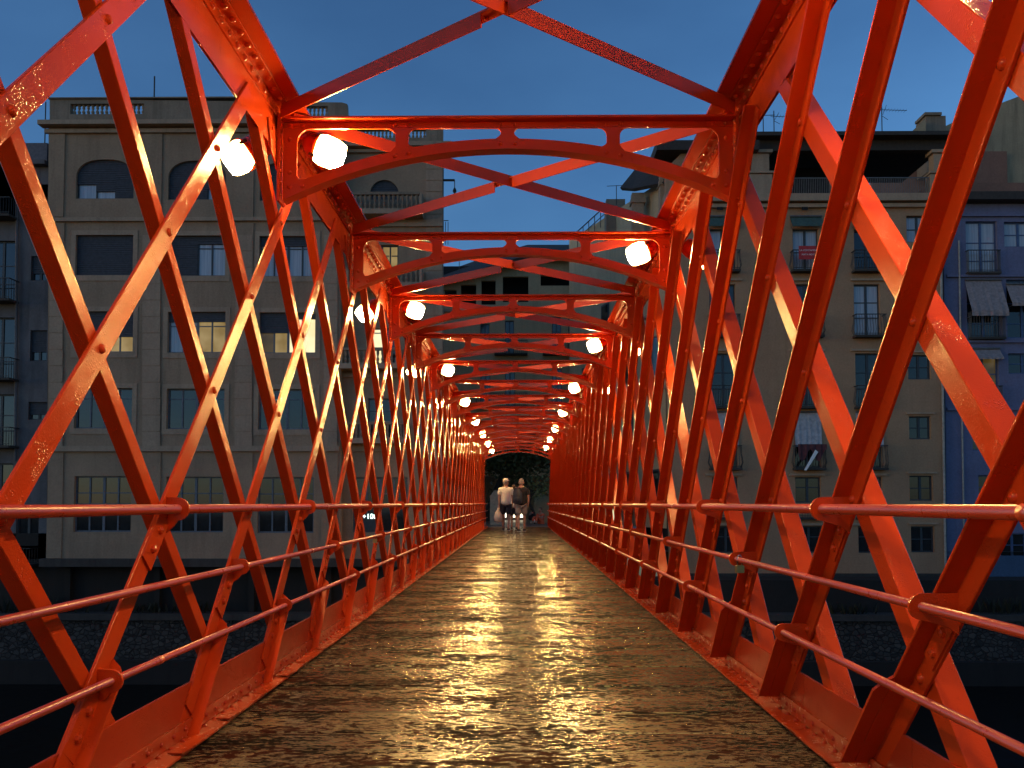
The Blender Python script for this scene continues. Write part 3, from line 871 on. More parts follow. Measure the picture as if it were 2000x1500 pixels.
# arched windows
for ci, (a, b) in enumerate(cols):
    y0, y1 = 311 + 2 * ci, 388 + 2 * ci
    w = L.window(a + 1, y0, b + 1, y1, 2, (), M_frame_dk, None, (0.62, 0.80, 1.0) if ci == 0 else (1.0, 1.0, 0.72), [M_pane_pale, M_pane_pale, M_glass] if ci == 0 else [M_glass, M_glass, M_pane_pale])
    st = {2: dict(nv=1, blind=1.0, fm=M_frame_dk), 3: dict(nv=3, nh=(.12,), blind=(.62, .62, .62, .62), panes=[M_glass, M_lit, M_lit, M_lit]), 4: dict(nv=3, nh=(.25,)), 5: dict(nv=3, nh=(.30, .5))}
    if ci == 1:
        st[2] = dict(nv=3, nh=(.3,), fm=M_frame_dk, blind=(1, 1, .2, .2), panes=[M_glass, M_glass, M_pane_pale, M_pane_pale]); st[3] = dict(nv=3, nh=(.34,), blind=.24, panes=[M_pane_pale, M_pane_pale, M_lit, M_lit])
    if ci == 2:
        st[2] = dict(nv=3, nh=(.3,), fm=M_frame_dk, blind=.24, panes=[M_pane_pale] * 4); st[3] = dict(nv=3, blind=(.5, .5, .16, .16), panes=[M_dim, M_lit, M_lit2, M_lit2])
    for rr, (p0, p1) in rows.items():
        sh = {5: -4, 4: -2}.get(rr, 0)
        L.window(a + sh, p0 + ci, b + sh, p1 + ci, **st[rr])
        if rr != 5: L.surround(a + sh, p0 + ci, b + sh, p1 + ci, M_cream_trim, 9)
# hanging lamp seen in the first lit window
p = at(232, 671, Yl + 0.10)
# pilasters, bands, cornices
for a, b in ((94, 128), (276, 318), (456, 497), (630, 663)):
    L.box('pilaster', M_cream, a, 262, b, 424, -0.05, -0.001); L.box('pilaster', M_cream, a - 1, 436, b - 1, 870, -0.05, -0.001); L.box('pilaster', M_cream, a - 3, 884, b - 3, 1090, -0.05, -0.001)
    for z in range(460, 860, 32): L.box('stone_course', M_cream_trim, a + 3, z, b - 4, z + 30, -0.062, -0.051)
L.box('cornice', M_cream_trim, 84, 240, 672, 251, -0.42, 0.0); L.box('cornice', M_cream_trim, 90, 252, 668, 262, -0.14, -0.001)
L.box('string_course', M_cream_trim, 90, 425, 665, 434, -0.14, -0.001); L.box('string_course', M_cream_trim, 88, 871, 663, 882, -0.16, -0.001)
L.box('base_ledge', M_conc, 84, 1091, 668, 1106, -0.30, 0.3)
# parapet with baluster panels
ph = [rect(*L.R(137, 202, 281, 223)), rect(*L.R(592, 207, 640, 228))]
L.wall([(97, 239), (680, 249), (678, 203), (668, 200), (97, 193)], ph, M_parapet, 0.24, 'parapet')
L.box('coping', M_parapet, 95, 190, 470, 194, -0.08, 0.32)
L.balusters(137, 202, 281, 223, 16, M_cream_trim); L.balusters(592, 207, 640, 228, 6, M_cream_trim)
mb = MB(); a = at(301, 196, Yl + 0.2); mb.tube([a, a + Vector((0, 0, 1.05))], 0.03, 6); L.part(mb, 'mast', M_iron)
mb = MB(); a = at(87, 300, Yl + 1.0); mb.tube([a, a + Vector((0, 0, 2.3))], 0.025, 6); mb.tube([a + Vector((0, 0, 1.0)), a + Vector((.3, 0, 1.0))], 0.02, 6); L.part(mb, 'mast', M_iron)
# corner bay on the right of the house
B = Fac(L.r, Yl + 0.5)
bh = []
def archhole(F, x0, y0, x1, y1, full=True):
    X0, Z0, X1, Z1 = F.R(x0, y0, x1, y1); cx = (X0 + X1) / 2; hw = (X1 - X0) / 2; r = hw if full else (Z1 - Z0) * .4
    return [(X0, Z0), (X1, Z0)] + [(cx + hw * math.cos(math.pi * k / 14), Z1 - r + r * math.sin(math.pi * k / 14)) for k in range(15)]
ah = archhole(B, 722, 351, 779, 390); bh.append(ah)
bw = [(708, 470, 775, 540), (715, 500, 760, 560)]
brects = [(712, 478, 778, 545), (715, 640, 782, 716), (718, 778, 765, 860), (688, 932, 796, 1040)]
bh += [rect(*B.R(*q)) for q in brects]
B.wall([(664, 1092), (865, 1092), (865, 284), (664, 284)], bh, M_cream)
mb = MB(); P0 = B.P(664, 1092); P1 = B.P(864, 285)
mb.add([(P0[0], Yl + .95, P0[1]), (P1[0] - .05, Yl + .95, P0[1]), (P1[0] - 3.2, Yl + 12, P0[1]), (P0[0], Yl + 12, P0[1]), (P0[0], Yl + .95, P1[1]), (P1[0] - .05, Yl + .95, P1[1]), (P1[0] - 3.2, Yl + 12, P1[1]), (P0[0], Yl + 12, P1[1])],
       [(0, 3, 2, 1), (4, 5, 6, 7), (0, 1, 5, 4), (1, 2, 6, 5), (2, 3, 7, 6), (3, 0, 4, 7)])
L.part(mb, 'core', M_back)
mb = MB(); x1 = B.P(865, 500)[0]; z0 = B.P(865, 1092)[1]; z1 = B.P(865, 285)[1]
mb.add([(x1, Yl + .801, z0), (x1 - 3.1, Yl + 12, z0), (x1 - 3.1, Yl + 12, z1), (x1, Yl + .801, z1)], [(0, 1, 2, 3)]); L.part(mb, 'side_wall', M_cream)
B.window(722, 351, 779, 390, 0, (), M_frame_dk, None, 1.0)
B.window(*brects[0], nv=3, nh=(.3,), fm=M_frame_dk, panes=[M_dim, M_dim, M_lit, M_lit]); B.window(*brects[1], nv=1, nh=(.12,), panes=[M_lit2, M_glass]); B.window(*brects[2], nv=1, nh=(.3,)); B.window(*brects[3], nv=3, nh=(.3,))
B.box('cornice', M_cream_trim, 664, 283, 884, 292, -0.40, 0.5); B.box('frieze', M_cream_trim, 664, 293, 870, 300, -0.15, -0.001)
B.wall([(680, 282), (865, 282), (865, 250), (682, 246)], [rect(*B.R(690, 252, 832, 269))], M_parapet, 0.24, 'parapet')
B.balusters(690, 252, 832, 269, 19, M_cream_trim)
for (x0, y0, x1, y1, n) in ((688, 392, 822, 419, 15), (688, 536, 822, 560, 14), (676, 690, 792, 715, 13), (680, 832, 792, 858, 13)):
    B.box('balcony_slab', M_cream_trim, x0 - 6, y1, x1 + 6, y1 + 10, -0.75, -0.001)
    X0, Z0, X1, Z1 = B.R(x0, y0, x1, y1)
    Bf = Fac(L.r, B.Y - 0.72); q0 = at(0, 0, 1)
    mb = MB(); nb = n; h = Z1 - Z0
    for i in range(nb):
        x = X0 + (X1 - X0) * (i + .5) / nb; r = (X1 - X0) / nb * .36
        mb.lathe([(r, 0), (r, h * .06), (r * .45, h * .12), (r * .95, h * .32), (r * .4, h * .52), (r * .85, h * .74), (r * .9, h)], (x, B.Y - 0.62, Z0 + .005), 7)
    mb.box(X0 - .05, X1 + .05, B.Y - .72, B.Y - .52, Z1 + .006, Z1 + .12)
    B.part(mb, 'balcony_balustrade', M_parapet, kind='stuff')
    for xx in (X0 - .12, X1 + .02): 
        mb = MB(); mb.box(xx, xx + .10, B.Y - .72, B.Y - .02, Z0 + .001, Z1 + .10); B.part(mb, 'balcony_pier', M_cream_trim)
for z in range(310, 1080, 22): 
    B.box('quoin', M_cream_trim, 832, z, 864, z + 20, -0.02, -0.001)
B.box('string_course', M_cream_trim, 664, 436, 865, 444, -0.12, -0.001); B.box('string_course', M_cream_trim, 664, 730, 865, 737, -0.12, -0.001); B.box('string_course', M_cream_trim, 664, 872, 865, 882, -0.12, -0.001)
B.box('base_ledge', M_conc, 664, 1091, 868, 1106, -0.30, 0.3)
mb = MB(); a = at(888, 352, Yl + .6); mb.tube([at(864, 352, Yl + .6), a], .05, 6); mb.tube([a, a + Vector((0, 0, -.35))], .02, 6); mb.lathe([(.01, -.2), (.09, -.05), (.04, .08)], a + Vector((0, 0, -.42)), 8); L.part(mb, 'wall_bracket', M_iron)
mb = MB()
for px in (866, 870, 875): p = at(px, 478, Yl + 1); mb.tube([p, p + Vector((0, 0, 1.0))], .015, 5)
mb.tube([at(864, 431, Yl + 1), at(876, 431, Yl + 1)], .02, 5); L.part(mb, 'side_railing', M_iron)
# pendant lamp inside lit window & wall lantern on bay
mb = MB(); p = at(740, 664, B.Y + .1); mb.lathe([(.15, 0), (.22, .35), (.16, .55)], (p.x, B.Y - .12, p.z - .2), 8)

# LED digits in the ground floor window of the bay
def text(body, size, loc, m, name, label=None, cat=None, par=None):
    cu = bpy.data.curves.new(name, 'FONT'); cu.body = body; cu.size = size; cu.align_x = 'CENTER'; cu.align_y = 'CENTER'; cu.extrude = 0.004
    o = bpy.data.objects.new(name, cu); C.objects.link(o); cu.materials.append(m)
    me = bpy.data.meshes.new_from_object(o.evaluated_get(bpy.context.evaluated_depsgraph_get())); bpy.data.objects.remove(o); bpy.data.curves.remove(cu)
    me.name = name; o = bpy.data.objects.new(name, me); C.objects.link(o); o.location = loc; o.rotation_euler = (math.pi / 2, 0, 0); o['kind'] = 'stuff'
    if par: o.parent = par
    return tag(o, label, cat)
p = at(722, 1009, B.Y + .09)
sg = empty('led_sign', (p.x, B.Y + .09, p.z), 'small lit white digit display in the ground floor corner window', 'sign')
mb = MB(); mb.box(-.30, .30, 0.0, .04, -.62, .16); mb.build('sign_panel', M_frame_dk, sg)
text('+100', 0.30, (0, -.01, 0), M_led, 'digits', par=sg)

# ---- grey house at the left edge
G = Fac(house('grey_house', 'sooty grey house with small iron balconies at the far left edge', at(20, 980, 34.6).x, 34.6), 34.6)
gw = [(60, 500, 93, 548), (58, 645, 92, 705), (55, 785, 92, 820), (30, 1005, 76, 1066), (62, 360, 95, 395)]
gd = [(-30, 318, 36, 428), (-30, 470, 36, 590), (-32, 620, 33, 742), (-32, 770, 30, 872), (-32, 905, 26, 1000)]
G.wall([(-420, 1092), (91, 1092), (95, 322), (-420, 322)], [rect(*G.R(*q)) for q in gw + gd], M_grey)
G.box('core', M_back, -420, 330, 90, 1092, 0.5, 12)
for q in gw: G.window(*q, nv=1, fm=M_frame_dk, blind=.7 if q[1] < 900 else 0)
for q in gd: G.window(*q, nv=1, nh=(.4, .7), fm=M_frame_dk, name='balcony_door')
for y0, y1 in ((397, 428), (552, 590), (704, 742), (838, 872)): G.balcony(-40, y0, 38, y1, .7)
G.balcony(-40, 1070, 80, 1100, .8)
mb = MB(); X0, Z0 = G.P(-420, 322); X1, Z1 = G.P(95, 281)
mb.box(X0, X1, G.Y - .1, G.Y + 8, Z0 + .001, Z1); G.part(mb, 'attic', simple('blue_grey_attic', (0.12, 0.125, 0.15), .8)); G.box('cornice', M_grey, -420, 318, 96, 328, -.35, -.001)
mb = MB(); mb.tube([at(34, 330, 34.5), at(30, 900, 34.5)], .06, 6); G.part(mb, 'downpipe', M_grey)

# ---- tan house on the right
Yr = 36.5
Rr = Fac(house('tan_house', 'tan rendered riverside house with green awnings, balconies and open attic loggia', at(1580, 980, Yr).x, Yr), Yr)
c0 = (1386, 1436); c1 = (1549, 1598); c2 = (1669, 1718); c3 = (1771, 1815)
big = []
for (a, b) in (c0, c1, c2):
    big += [(a, 447, b, 528), (a, 555, b, 655), (a + 3, 690, b + 3, 797), (a + 4, 808, b + 4, 914), (a + 5, 932, b + 5, 982), (a + 8, 1028, b + 8, 1080)]
small = [(1771, 421, 1815, 473), (1773, 563, 1817, 618), (1774, 693, 1818, 741), (1776, 813, 1818, 858), (1777, 929, 1822, 978), (1780, 1028, 1825, 1079)]
Rr.wall([(1308, 1126), (1848, 1126), (1840, 398), (1300, 398)], [rect(*Rr.R(*q)) for q in big + small], M_tan)
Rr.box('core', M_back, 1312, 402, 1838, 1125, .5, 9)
for i, q in enumerate(big):
    row = i % 6
    if row == 0: Rr.window(*q, nv=1, nh=(.55,), glass=M_pane_pale if i < 12 else M_glass, fm=M_frame_dk)
    elif row == 1: Rr.window(*q, nv=1, nh=(.35, .65), fm=M_frame_dk, glass=M_pane_pale if i == 13 else M_glass)
    elif row == 2: Rr.window(*q, nv=1, nh=(.35, .65), fm=M_frame_dk)
    elif row == 3: Rr.window(*q, nv=1, fm=M_frame_dk)
    else: Rr.window(*q, nv=1, nh=(.4,), fm=M_frame_dk)
for i, q in enumerate(small): Rr.window(*q, nv=1, nh=(.5,), fm=M_frame_dk, glass=M_pane_pale if i == 0 else M_glass)
for (a, b) in (c0, c1, c2):
    Rr.balcony(a - 6, 494, b + 6, 530, .42, M_iron, True); Rr.balcony(a - 4, 618, b + 6, 657, .42, M_iron, True)
    Rr.balcony(a - 1, 756, b + 7, 795, .42, M_iron, True); Rr.balcony(a - 1, 872, b + 9, 914, .42, M_iron, True)
    Rr.balcony(a + 2, 990, b + 9, 1010, .30, M_iron, False)
    # projecting lintel boards
    for y in (545, 682, 925, 1022): Rr.box('lintel', M_tan_trim, a - 8, y, b + 12, y + 4, -.12, -.001)
for q in small[2:]: Rr.box('lintel', M_tan_trim, q[0] - 6, q[1] - 7, q[2] + 6, q[1] - 4, -.10, -.001)
# awnings and cloth blinds
def awning(F, x0, y0, x1, y1, proj, m, label, name='awning'):
    X0, Z0, X1, Z1 = F.R(x0, y0, x1, y1); r = empty(name, ((X0 + X1) / 2, F.Y, Z1), label, 'awning', 'awnings on the riverside houses'); n = 12
    mb = MB(); vs = []; hw = (X1 - X0) / 2
    for i in range(n + 1):
        x = -hw + 2 * hw * i / n; w = 0.012 * math.sin(i * 2.4)
        vs += [(x, -.006, 0), (x, -proj * .55 + w, (Z0 - Z1) * .5 + w), (x, -proj + w, (Z0 - Z1) * .86), (x, -proj + w * 2, Z0 - Z1)]
    fs = []
    for i in range(n):
        for k in range(3): fs.append((i * 4 + k, i * 4 + k + 1, i * 4 + 5 + k, i * 4 + 4 + k))
    mb.add(vs, fs); o = mb.build('awning_cloth', m, r); md = o.modifiers.new('s', 'SOLIDIFY'); md.thickness = .012
    mb = MB(); mb.tube([(-hw, -.05, .03), (hw, -.05, .03)], .045, 8)
    mb.build('awning_roller', M_ironl, r)
    for s in (-1, 1):
        mb = MB(); mb.tube([(s * hw * .97, -.02, Z0 - Z1), (s * hw * .97, -proj, Z0 - Z1 + .03)], .012, 5); mb.build('awning_arm', M_ironl, r)
for nm, (a, b) in (('leftmost', c0), ('middle', c1), ('rightmost', c2)):
    awning(Rr, a - 6, 424, b + 6, 446, .30, M_awn, '%s of three rolled green awnings on the top floor of the tan house' % nm)
    awning(Rr, a + 3, 806, b + 5, 872, .10, M_sheet, '%s of three pale cloth blinds hanging on the tan house' % nm, 'cloth_blind')
# laundry and banner
X0, Z0, X1, Z1 = Rr.R(1552, 869, 1606, 917)
mb = MB(); n = 14; vs = []
for i in range(n + 1):
    x = X0 + (X1 - X0) * i / n; d = Rr.Y - .50 - .03 * math.sin(i * 1.9)
    vs += [(x, d, Z1), (x, d - .03, Z1 - (Z1 - Z0) * (.45 + .25 * math.sin(i * .8)))]
fs = [(2 * i, 2 * i + 1, 2 * i + 3, 2 * i + 2) for i in range(n)]
mb.add(vs, fs); o = mb.build('laundry', simple('dark_red_cloth', (.10, .03, .035), .9)); tag(o, 'dark washing draped over a balcony rail of the tan house', 'laundry'); o.modifiers.new('s', 'SOLIDIFY').thickness = .02
mb = MB(); X0, Z0, X1, Z1 = Rr.R(1562, 880, 1585, 920); mb.add([(X0 + .5, Rr.Y - .56, Z1), (X0 + .62, Rr.Y - .57, Z1 - .1), (X0 + .1, Rr.Y - .56, Z0), (X0, Rr.Y - .55, Z0 + .02)], [(0, 1, 2, 3)])
o = mb.build('towel', M_white); tag(o, 'white towel hanging out of the washing on the tan house balcony', 'towel'); o.modifiers.new('s', 'SOLIDIFY').thickness = .02
X0, Z0, X1, Z1 = Rr.R(1553, 487, 1598, 513)
bn = empty('banner', ((X0 + X1) / 2, Rr.Y - .50, (Z0 + Z1) / 2), 'red cloth banner with white lettering tied to a balcony', 'banner')
mb = MB(); hw = (X1 - X0) / 2; hh = (Z1 - Z0) / 2; mb.box(-hw, hw, -.006, .006, -hh, hh); mb.build('banner_cloth', M_banner, bn)
text('LA CONTAMINACIO', .105, (0, -.008, .10), M_white, 'banner_lettering', par=bn); text('MATA NO FUMIS', .105, (0, -.008, -.09), M_white, 'banner_lettering', par=bn)
# cornice, attic loggia and roof
Rr.box('cornice', M_tan_trim, 1296, 382, 1848, 398, -.35, .3); Rr.box('cornice', M_tan_trim, 1296, 399, 1846, 408, -.18, -.001)
for px in (1404, 1569, 1690): Rr.box('vent', M_back, px - 6, 407, px + 6, 413, -.19, -.181)
for a, b in ((1462, 1508), (1628, 1656), (1818, 1850)):
    Rr.box('loggia_pier', M_tan_trim, a, 340, b, 381, -.02, .5); Rr.box('loggia_pier', M_tan_trim, a - 3, 335, b + 3, 339, -.1, .55); Rr.box('loggia_pier', M_tan_trim, a + 6, 300, b - 6, 334, 0, .45); Rr.box('loggia_pier', M_tan_trim, a, 293, b, 299, -.1, .5)
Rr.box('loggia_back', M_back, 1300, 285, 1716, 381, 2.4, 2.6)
Rr.box('loggia_beam', M_roof, 1462, 272, 1850, 294, .02, .4)
mb = MB(); X0, Z0 = Rr.P(1470, 274); X1, Z1 = Rr.P(1862, 265)
mb.box(X0, X1, Rr.Y - .5, Rr.Y + 5, Z0, Z1); Rr.part(mb, 'roof', M_roof)
mb = MB(); X0, Z0, X1, Z1 = Rr.R(1508, 346, 1820, 381)
n = 90
for i in range(n): x = X0 + (X1 - X0) * i / n; mb.tube([(x, Rr.Y + .1, Z0), (x, Rr.Y + .1, Z1)], .012, 4, False)
mb.box(X0, X1, Rr.Y + .08, Rr.Y + .12, Z1, Z1 + .04); Rr.part(mb, 'loggia_railing', M_ironl, kind='stuff')
mb = MB()
for k in range(7):
    a = at(1300 + k * 25, 300, Yr)
# gabled left part of the tan house
Rr.wall([(1300, 381), (1462, 381), (1462, 300), (1440, 300), (1400, 330), (1380, 300), (1330, 300), (1300, 330)], [rect(*Rr.R(1395, 335, 1455, 378))], M_tan, .3, 'gable_wall')
mb = MB(); X0, Z0, X1, Z1 = Rr.R(1280, 270, 1478, 300); mb.box(X0, X1, Rr.Y - .4, Rr.Y + 4, Z0, Z1 - .25); Rr.part(mb, 'roof', M_roof)
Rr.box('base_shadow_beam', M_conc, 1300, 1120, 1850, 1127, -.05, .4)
mb = MB(); mb.tube([at(1836, 420, Yr - .12), at(1847, 1126, Yr - .12)], .055, 8); Rr.part(mb, 'downpipe', M_pipe)
def antenna(px, py, Y, h, label, yagi=True):
    p = at(px, py, Y); r = empty('antenna', p, label, 'antenna', 'roof aerials')
    mb = MB(); mb.tube([(0, 0, 0), (0, 0, h)], .022, 6)
    mb.build('mast', M_iron, r); mb = MB()
    if yagi:
        mb.tube([(-.15, 0, h * .8), (1.3, .3, h * .86)], .014, 5)
        for i in range(9): x = i * .15; mb.tube([(x, x * .2 - .16, h * .8 + x * .04), (x, x * .2 + .16, h * .8 + x * .04)], .008, 4)
        mb.tube([(0, -.1, h * .62), (.25, .05, h * .95)], .012, 4); mb.tube([(0, 0, h * .62), (.28, 0, h * .5)], .012, 4)
    else:
        mb.tube([(-.5, 0, h * .96), (.5, 0, h)], .016, 5)
    mb.build('aerial', M_iron, r)
antenna(1491, 268, 37.5, 1.05, 'left of two thin aerials on the tan house roof beside the red chord', False)
antenna(1512, 268, 37.5, 1.25, 'right of two thin aerials on the tan house roof beside the red chord')
antenna(1723, 267, 37.5, 1.6, 'long horizontal yagi aerial on the tan house roof near the chimney')

# ---- beige house behind with chimney
H = Fac(house('beige_house', 'beige gabled house with stained chimney rising behind the tan house roof', at(1880, 300, 44).x, 44), 44)
H.wall([(1700, 420), (2130, 420), (2130, 160), (1985, 190), (1885, 228), (1847, 246), (1770, 268), (1705, 335)], [], M_beige)
Hc = Fac(H.r, 42.5); mb = MB(); X0, Z0, X1, Z1 = Hc.R(1810, 226, 1847, 300); mb.box(X0, X1, 42.5, 43.6, Z0 - 1, Z1); mb.box(X0 - .1, X1 - .25, 42.4, 43.5, Z1 + .002, Z1 + .15)
H.part(mb, 'chimney', M_parapet)
mb = MB(); a = at(1808, 232, 42); b = at(1775, 262, 42); mb.add([a, b, b + Vector((0, 0, -1.2)), a + Vector((0, 0, -1.2)), a + Vector((0, .4, 0)), b + Vector((0, .4, 0))], [(0, 1, 2, 3), (0, 4, 5, 1)]); H.part(mb, 'chimney_slope', M_beige)
H.box('terracotta_band', M_terra, 1700, 300, 1960, 420, -.3, -.001)

# ---- blue house on the far right
U = Fac(house('blue_house', 'blue painted riverside house with grey sun blinds at the right edge', at(1960, 980, 36.7).x, 36.7), 36.7)
uw = [(1888, 432, 1947, 534), (1962, 433, 2020, 482), (1890, 546, 1955, 660), (1968, 546, 2030, 660), (1893, 690, 1950, 790), (1970, 690, 2030, 730), (1900, 815, 1955, 880), (1975, 818, 2030, 850), (1912, 928, 1965, 975), (1955, 1042, 2005, 1088)]
U.wall([(1850, 1132), (2380, 1132), (2380, 398), (1842, 398)], [rect(*U.R(*q)) for q in uw], M_blue)
U.box('core', M_back, 1850, 404, 2378, 1130, .5, 9)
U.box('plinth', M_bluelow, 1851, 1086, 2378, 1131, -.05, -.001)
for i, q in enumerate(uw): U.window(*q, nv=1, nh=(.4, .75) if q[3] - q[1] > 70 else (.5,), fm=M_frame_bl, glass=M_pane_pale if i < 2 else (M_dim if i == 4 else M_glass))
U.balcony(1886, 492, 1949, 533, .25, M_iron); U.balcony(1890, 612, 1957, 660, .3, M_iron); U.balcony(1892, 756, 1952, 790, .3, M_iron)
for y in (418, 536, 664, 796): U.box('string_course', M_blue, 1848, y, 2378, y + 6, -.12, -.001)
mb = MB(); mb.tube([at(1873, 470, 36.6), at(1884, 1110, 36.6)], .04, 6); U.part(mb, 'downpipe', M_pipe)
awning(U, 1886, 548, 1955, 622, .55, M_awn2, 'wide grey sun blind let down over a window of the blue house')
awning(U, 1966, 556, 2032, 602, .45, M_awn2, 'grey sun blind at the right edge of the blue house')
awning(U, 1894, 682, 1952, 704, .35, M_awn2, 'short rolled grey awning above the dim yellow lit window of the blue house')
U.box('eaves', M_roof, 1836, 380, 2380, 397, -.5, .3); U.box('attic', M_terra, 1850, 330, 2380, 379, 1.5, 8)

# ---- street houses in the middle, beyond the bridge
def quad_house(root, name, a, b, z0, z1a, z1b, m, depth=8):
    """vertical wall from plan point a to b"""
    a = Vector((a[0], a[1], 0)); b = Vector((b[0], b[1], 0)); d = (b - a).normalized(); n = Vector((d.y, -d.x, 0))
    if n.y > 0: n = -n
    back = -n * depth
    mb = MB()
    def v(p, z): return (p.x, p.y, z)
    mb.add([v(a, z0), v(b, z0), v(b, z1b), v(a, z1a), v(a + back, z0), v(b + back, z0), v(b + back, z1b), v(a + back, z1a)],
           [(0, 1, 2, 3), (5, 4, 7, 6), (4, 0, 3, 7), (1, 5, 6, 2), (3, 2, 6, 7)])
    o = mb.build(name, m, root); o.location = -root.location
    return a, b, d, n
sa = at(1308, 600, 37.2); sb = at(1112, 600, 50)
SH = empty('street_house', (sa.x, sa.y, 0), 'beige house along the side street with overhanging tiled eaves and iron roof stair', 'house')
za = at(1308, 345, 37.2).z; zb = at(1112, 470, 50).z
A, Bp, D, Nn = quad_house(SH, 'wall', (sa.x, sa.y), (sb.x, sb.y), -.2, za, zb, M_far)
Ls = (Bp - A).length
def onwall(o, u, z, w, h, name, m, proud=.03, par=None):
    """box on the angled wall centred at u along, z up"""
    c = A + D * u
    mb = MB(); mb.prism(rect(-w / 2, z - h / 2, w / 2, z + h / 2), (c.x, c.y, 0), D, (0, 0, 1), Nn, 0.002, proud)
    q = mb.build(name, m, par or SH)
    if not par: q.location = -SH.location
    return q
for u in (1.6, 4.6, 7.6, 10.6):
    for z in (1.6, 4.8, 7.9, 10.9):
        if z > 10 and u > 8: continue
        w = onwall(SH, u, z, 1.05, 1.9, 'window', M_frame_dk, .05); onwall(SH, u, z, .85, 1.7, 'pane', M_glass if (int(u) + int(z)) % 3 else M_pane_pale, .058, w)
        onwall(SH, u, z - 1.05, 1.4, .10, 'sill', M_cream_trim, .35)
for z in (3.2, 6.3, 9.4): onwall(SH, Ls / 2, z, Ls - .2, .12, 'string_course', M_cream_trim, .10)
# arcade and roof edge on top
c0_ = A + D * 2.2
mb = MB(); pa = A + D * 1.2; 
e0 = at(1215, 368, 40); e1 = at(1265, 335, 39); e2 = at(1300, 330, 38)
mb.add([at(1215, 372, 40), at(1247, 331, 40.5), at(1310, 322, 38), at(1310, 360, 37), at(1240, 374, 39), at(1300, 340, 42)], [(0, 1, 2, 3, 4), (1, 5, 2)])
o = mb.build('eaves', M_roof, SH); o.location = -SH.location; o.modifiers.new('s', 'SOLIDIFY').thickness = .18
for px, py0, py1, Yp in ((1245, 380, 470, 39.2), (1300, 345, 470, 37.6)):
    a = at(px, py1, Yp); b = at(px, py0, Yp); mb = MB(); mb.box(a.x - .28, a.x + .28, Yp - .25, Yp + .25, a.z, b.z); mb.box(b.x - .36, b.x + .36, Yp - .33, Yp + .33, b.z - .5, b.z - .3); o = mb.build('roof_pier', M_tan_trim, SH); o.location = -SH.location
a = at(1188, 405, 43); mb = MB(); mb.box(a.x - .1, a.x + .9, 43, 44, a.z - 1.6, a.z + .45); o = mb.build('chimney', M_parapet, SH); o.location = -SH.location
mb = MB(); p0 = at(1128, 452, 47); p1 = at(1185, 400, 44); mb.tube([p0, p1], .035, 5); mb.tube([p0 - Vector((0, 0, .4)), p1 - Vector((0, 0, .4))], .025, 5)
for i in range(6): q = p0.lerp(p1, i / 5); mb.tube([q, q - Vector((0, 0, .95))], .025, 5)
o = mb.build('roof_stair_rail', M_iron, SH); o.location = -SH.location
antenna(1204, 400, 43, 1.05, 'T shaped aerial above the side street house chimney', False)
# loggia house across the far end
Q = Fac(house('loggia_house', 'pale house with roof loggia and shallow tiled gable closing the far street', at(990, 900, 52).x, 52), 52)
qh = [rect(*Q.R(868, 566, 892, 598)), rect(*Q.R(900, 556, 930, 598)), rect(*Q.R(940, 548, 968, 595)), rect(*Q.R(982, 540, 1032, 590)), rect(*Q.R(1056, 537, 1116, 558))]
qw = [(938, 632, 956, 680), (986, 626, 1004, 690), (1078, 618, 1096, 690), (1110, 618, 1124, 690), (938, 730, 958, 800), (986, 726, 1006, 800), (1078, 720, 1098, 800)]
Q.wall([(840, 1030), (1180, 1030), (1180, 500), (1046, 500), (985, 512), (840, 548)], qh + [rect(*Q.R(*q)) for q in qw], M_far)
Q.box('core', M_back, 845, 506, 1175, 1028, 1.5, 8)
for q in qw: Q.window(*q, nv=1, nh=(.4,), fm=M_frame, name='window')
Q.balcony(966, 668, 1030, 692, .5, M_iron); Q.balcony(1060, 668, 1130, 692, .5, M_iron); Q.balcony(930, 770, 1030, 795, .5, M_iron)
mb = MB(); mb.add([at(842, 552, 51), at(985, 512, 51), at(1046, 492, 51), at(1120, 500, 51), at(1120, 478, 56), at(1030, 478, 56), at(960, 498, 56), at(842, 540, 56)], [(0, 1, 6, 7), (1, 2, 5, 6), (2, 3, 4, 5)])
o = mb.build('roof', M_roof, Q.r); o.location = -Q.r.location; o.modifiers.new('s', 'SOLIDIFY').thickness = .25
Q.box('string_course', M_tan_trim, 840, 604, 1180, 610, -.15, -.001); Q.box('string_course', M_tan_trim, 840, 706, 1180, 711, -.15, -.001)
antenna(897, 532, 52, 1.0, 'thin aerial on the loggia house roof seen under the second arch', False)
# ground floor passage wall and lit shop behind the people
Z = Fac(house('shop_front', 'lit ground floor shop front closing the view beyond the tree', at(1010, 1000, 47).x, 47, 'shop'), 47)
Z.wall([(940, 1013), (1180, 1013), (1180, 930), (940, 930)], [rect(*Z.R(978, 985, 1024, 1011))], M_ochre, .3, 'wall')
Z.box('shop_window', M_shop, 979, 986, 1023, 1011, .2, .25)
for px in (990, 1001, 1012): Z.box('mullion', M_frame_dk, px - 1, 986, px + 1, 1011, .1, .19)
W2 = empty('garden_wall', at(1052, 1020, 40), 'low pale yellowish wall beside the bent tree at the bridge end', 'wall')
mb = MB(); a = at(1043, 1022, 40); b = at(1072, 962, 40); mb.box(a.x, b.x, 40, 40.3, -.01, b.z); mb.box(a.x - .05, b.x + .05, 39.95, 40.35, b.z + .001, b.z + .08); o = mb.build('wall', M_ochre, W2); o.location = -W2.location
W3 = empty('utility_cabinet', at(970, 1020, 36), 'grey green panel cabinet standing left of the bridge end', 'cabinet')
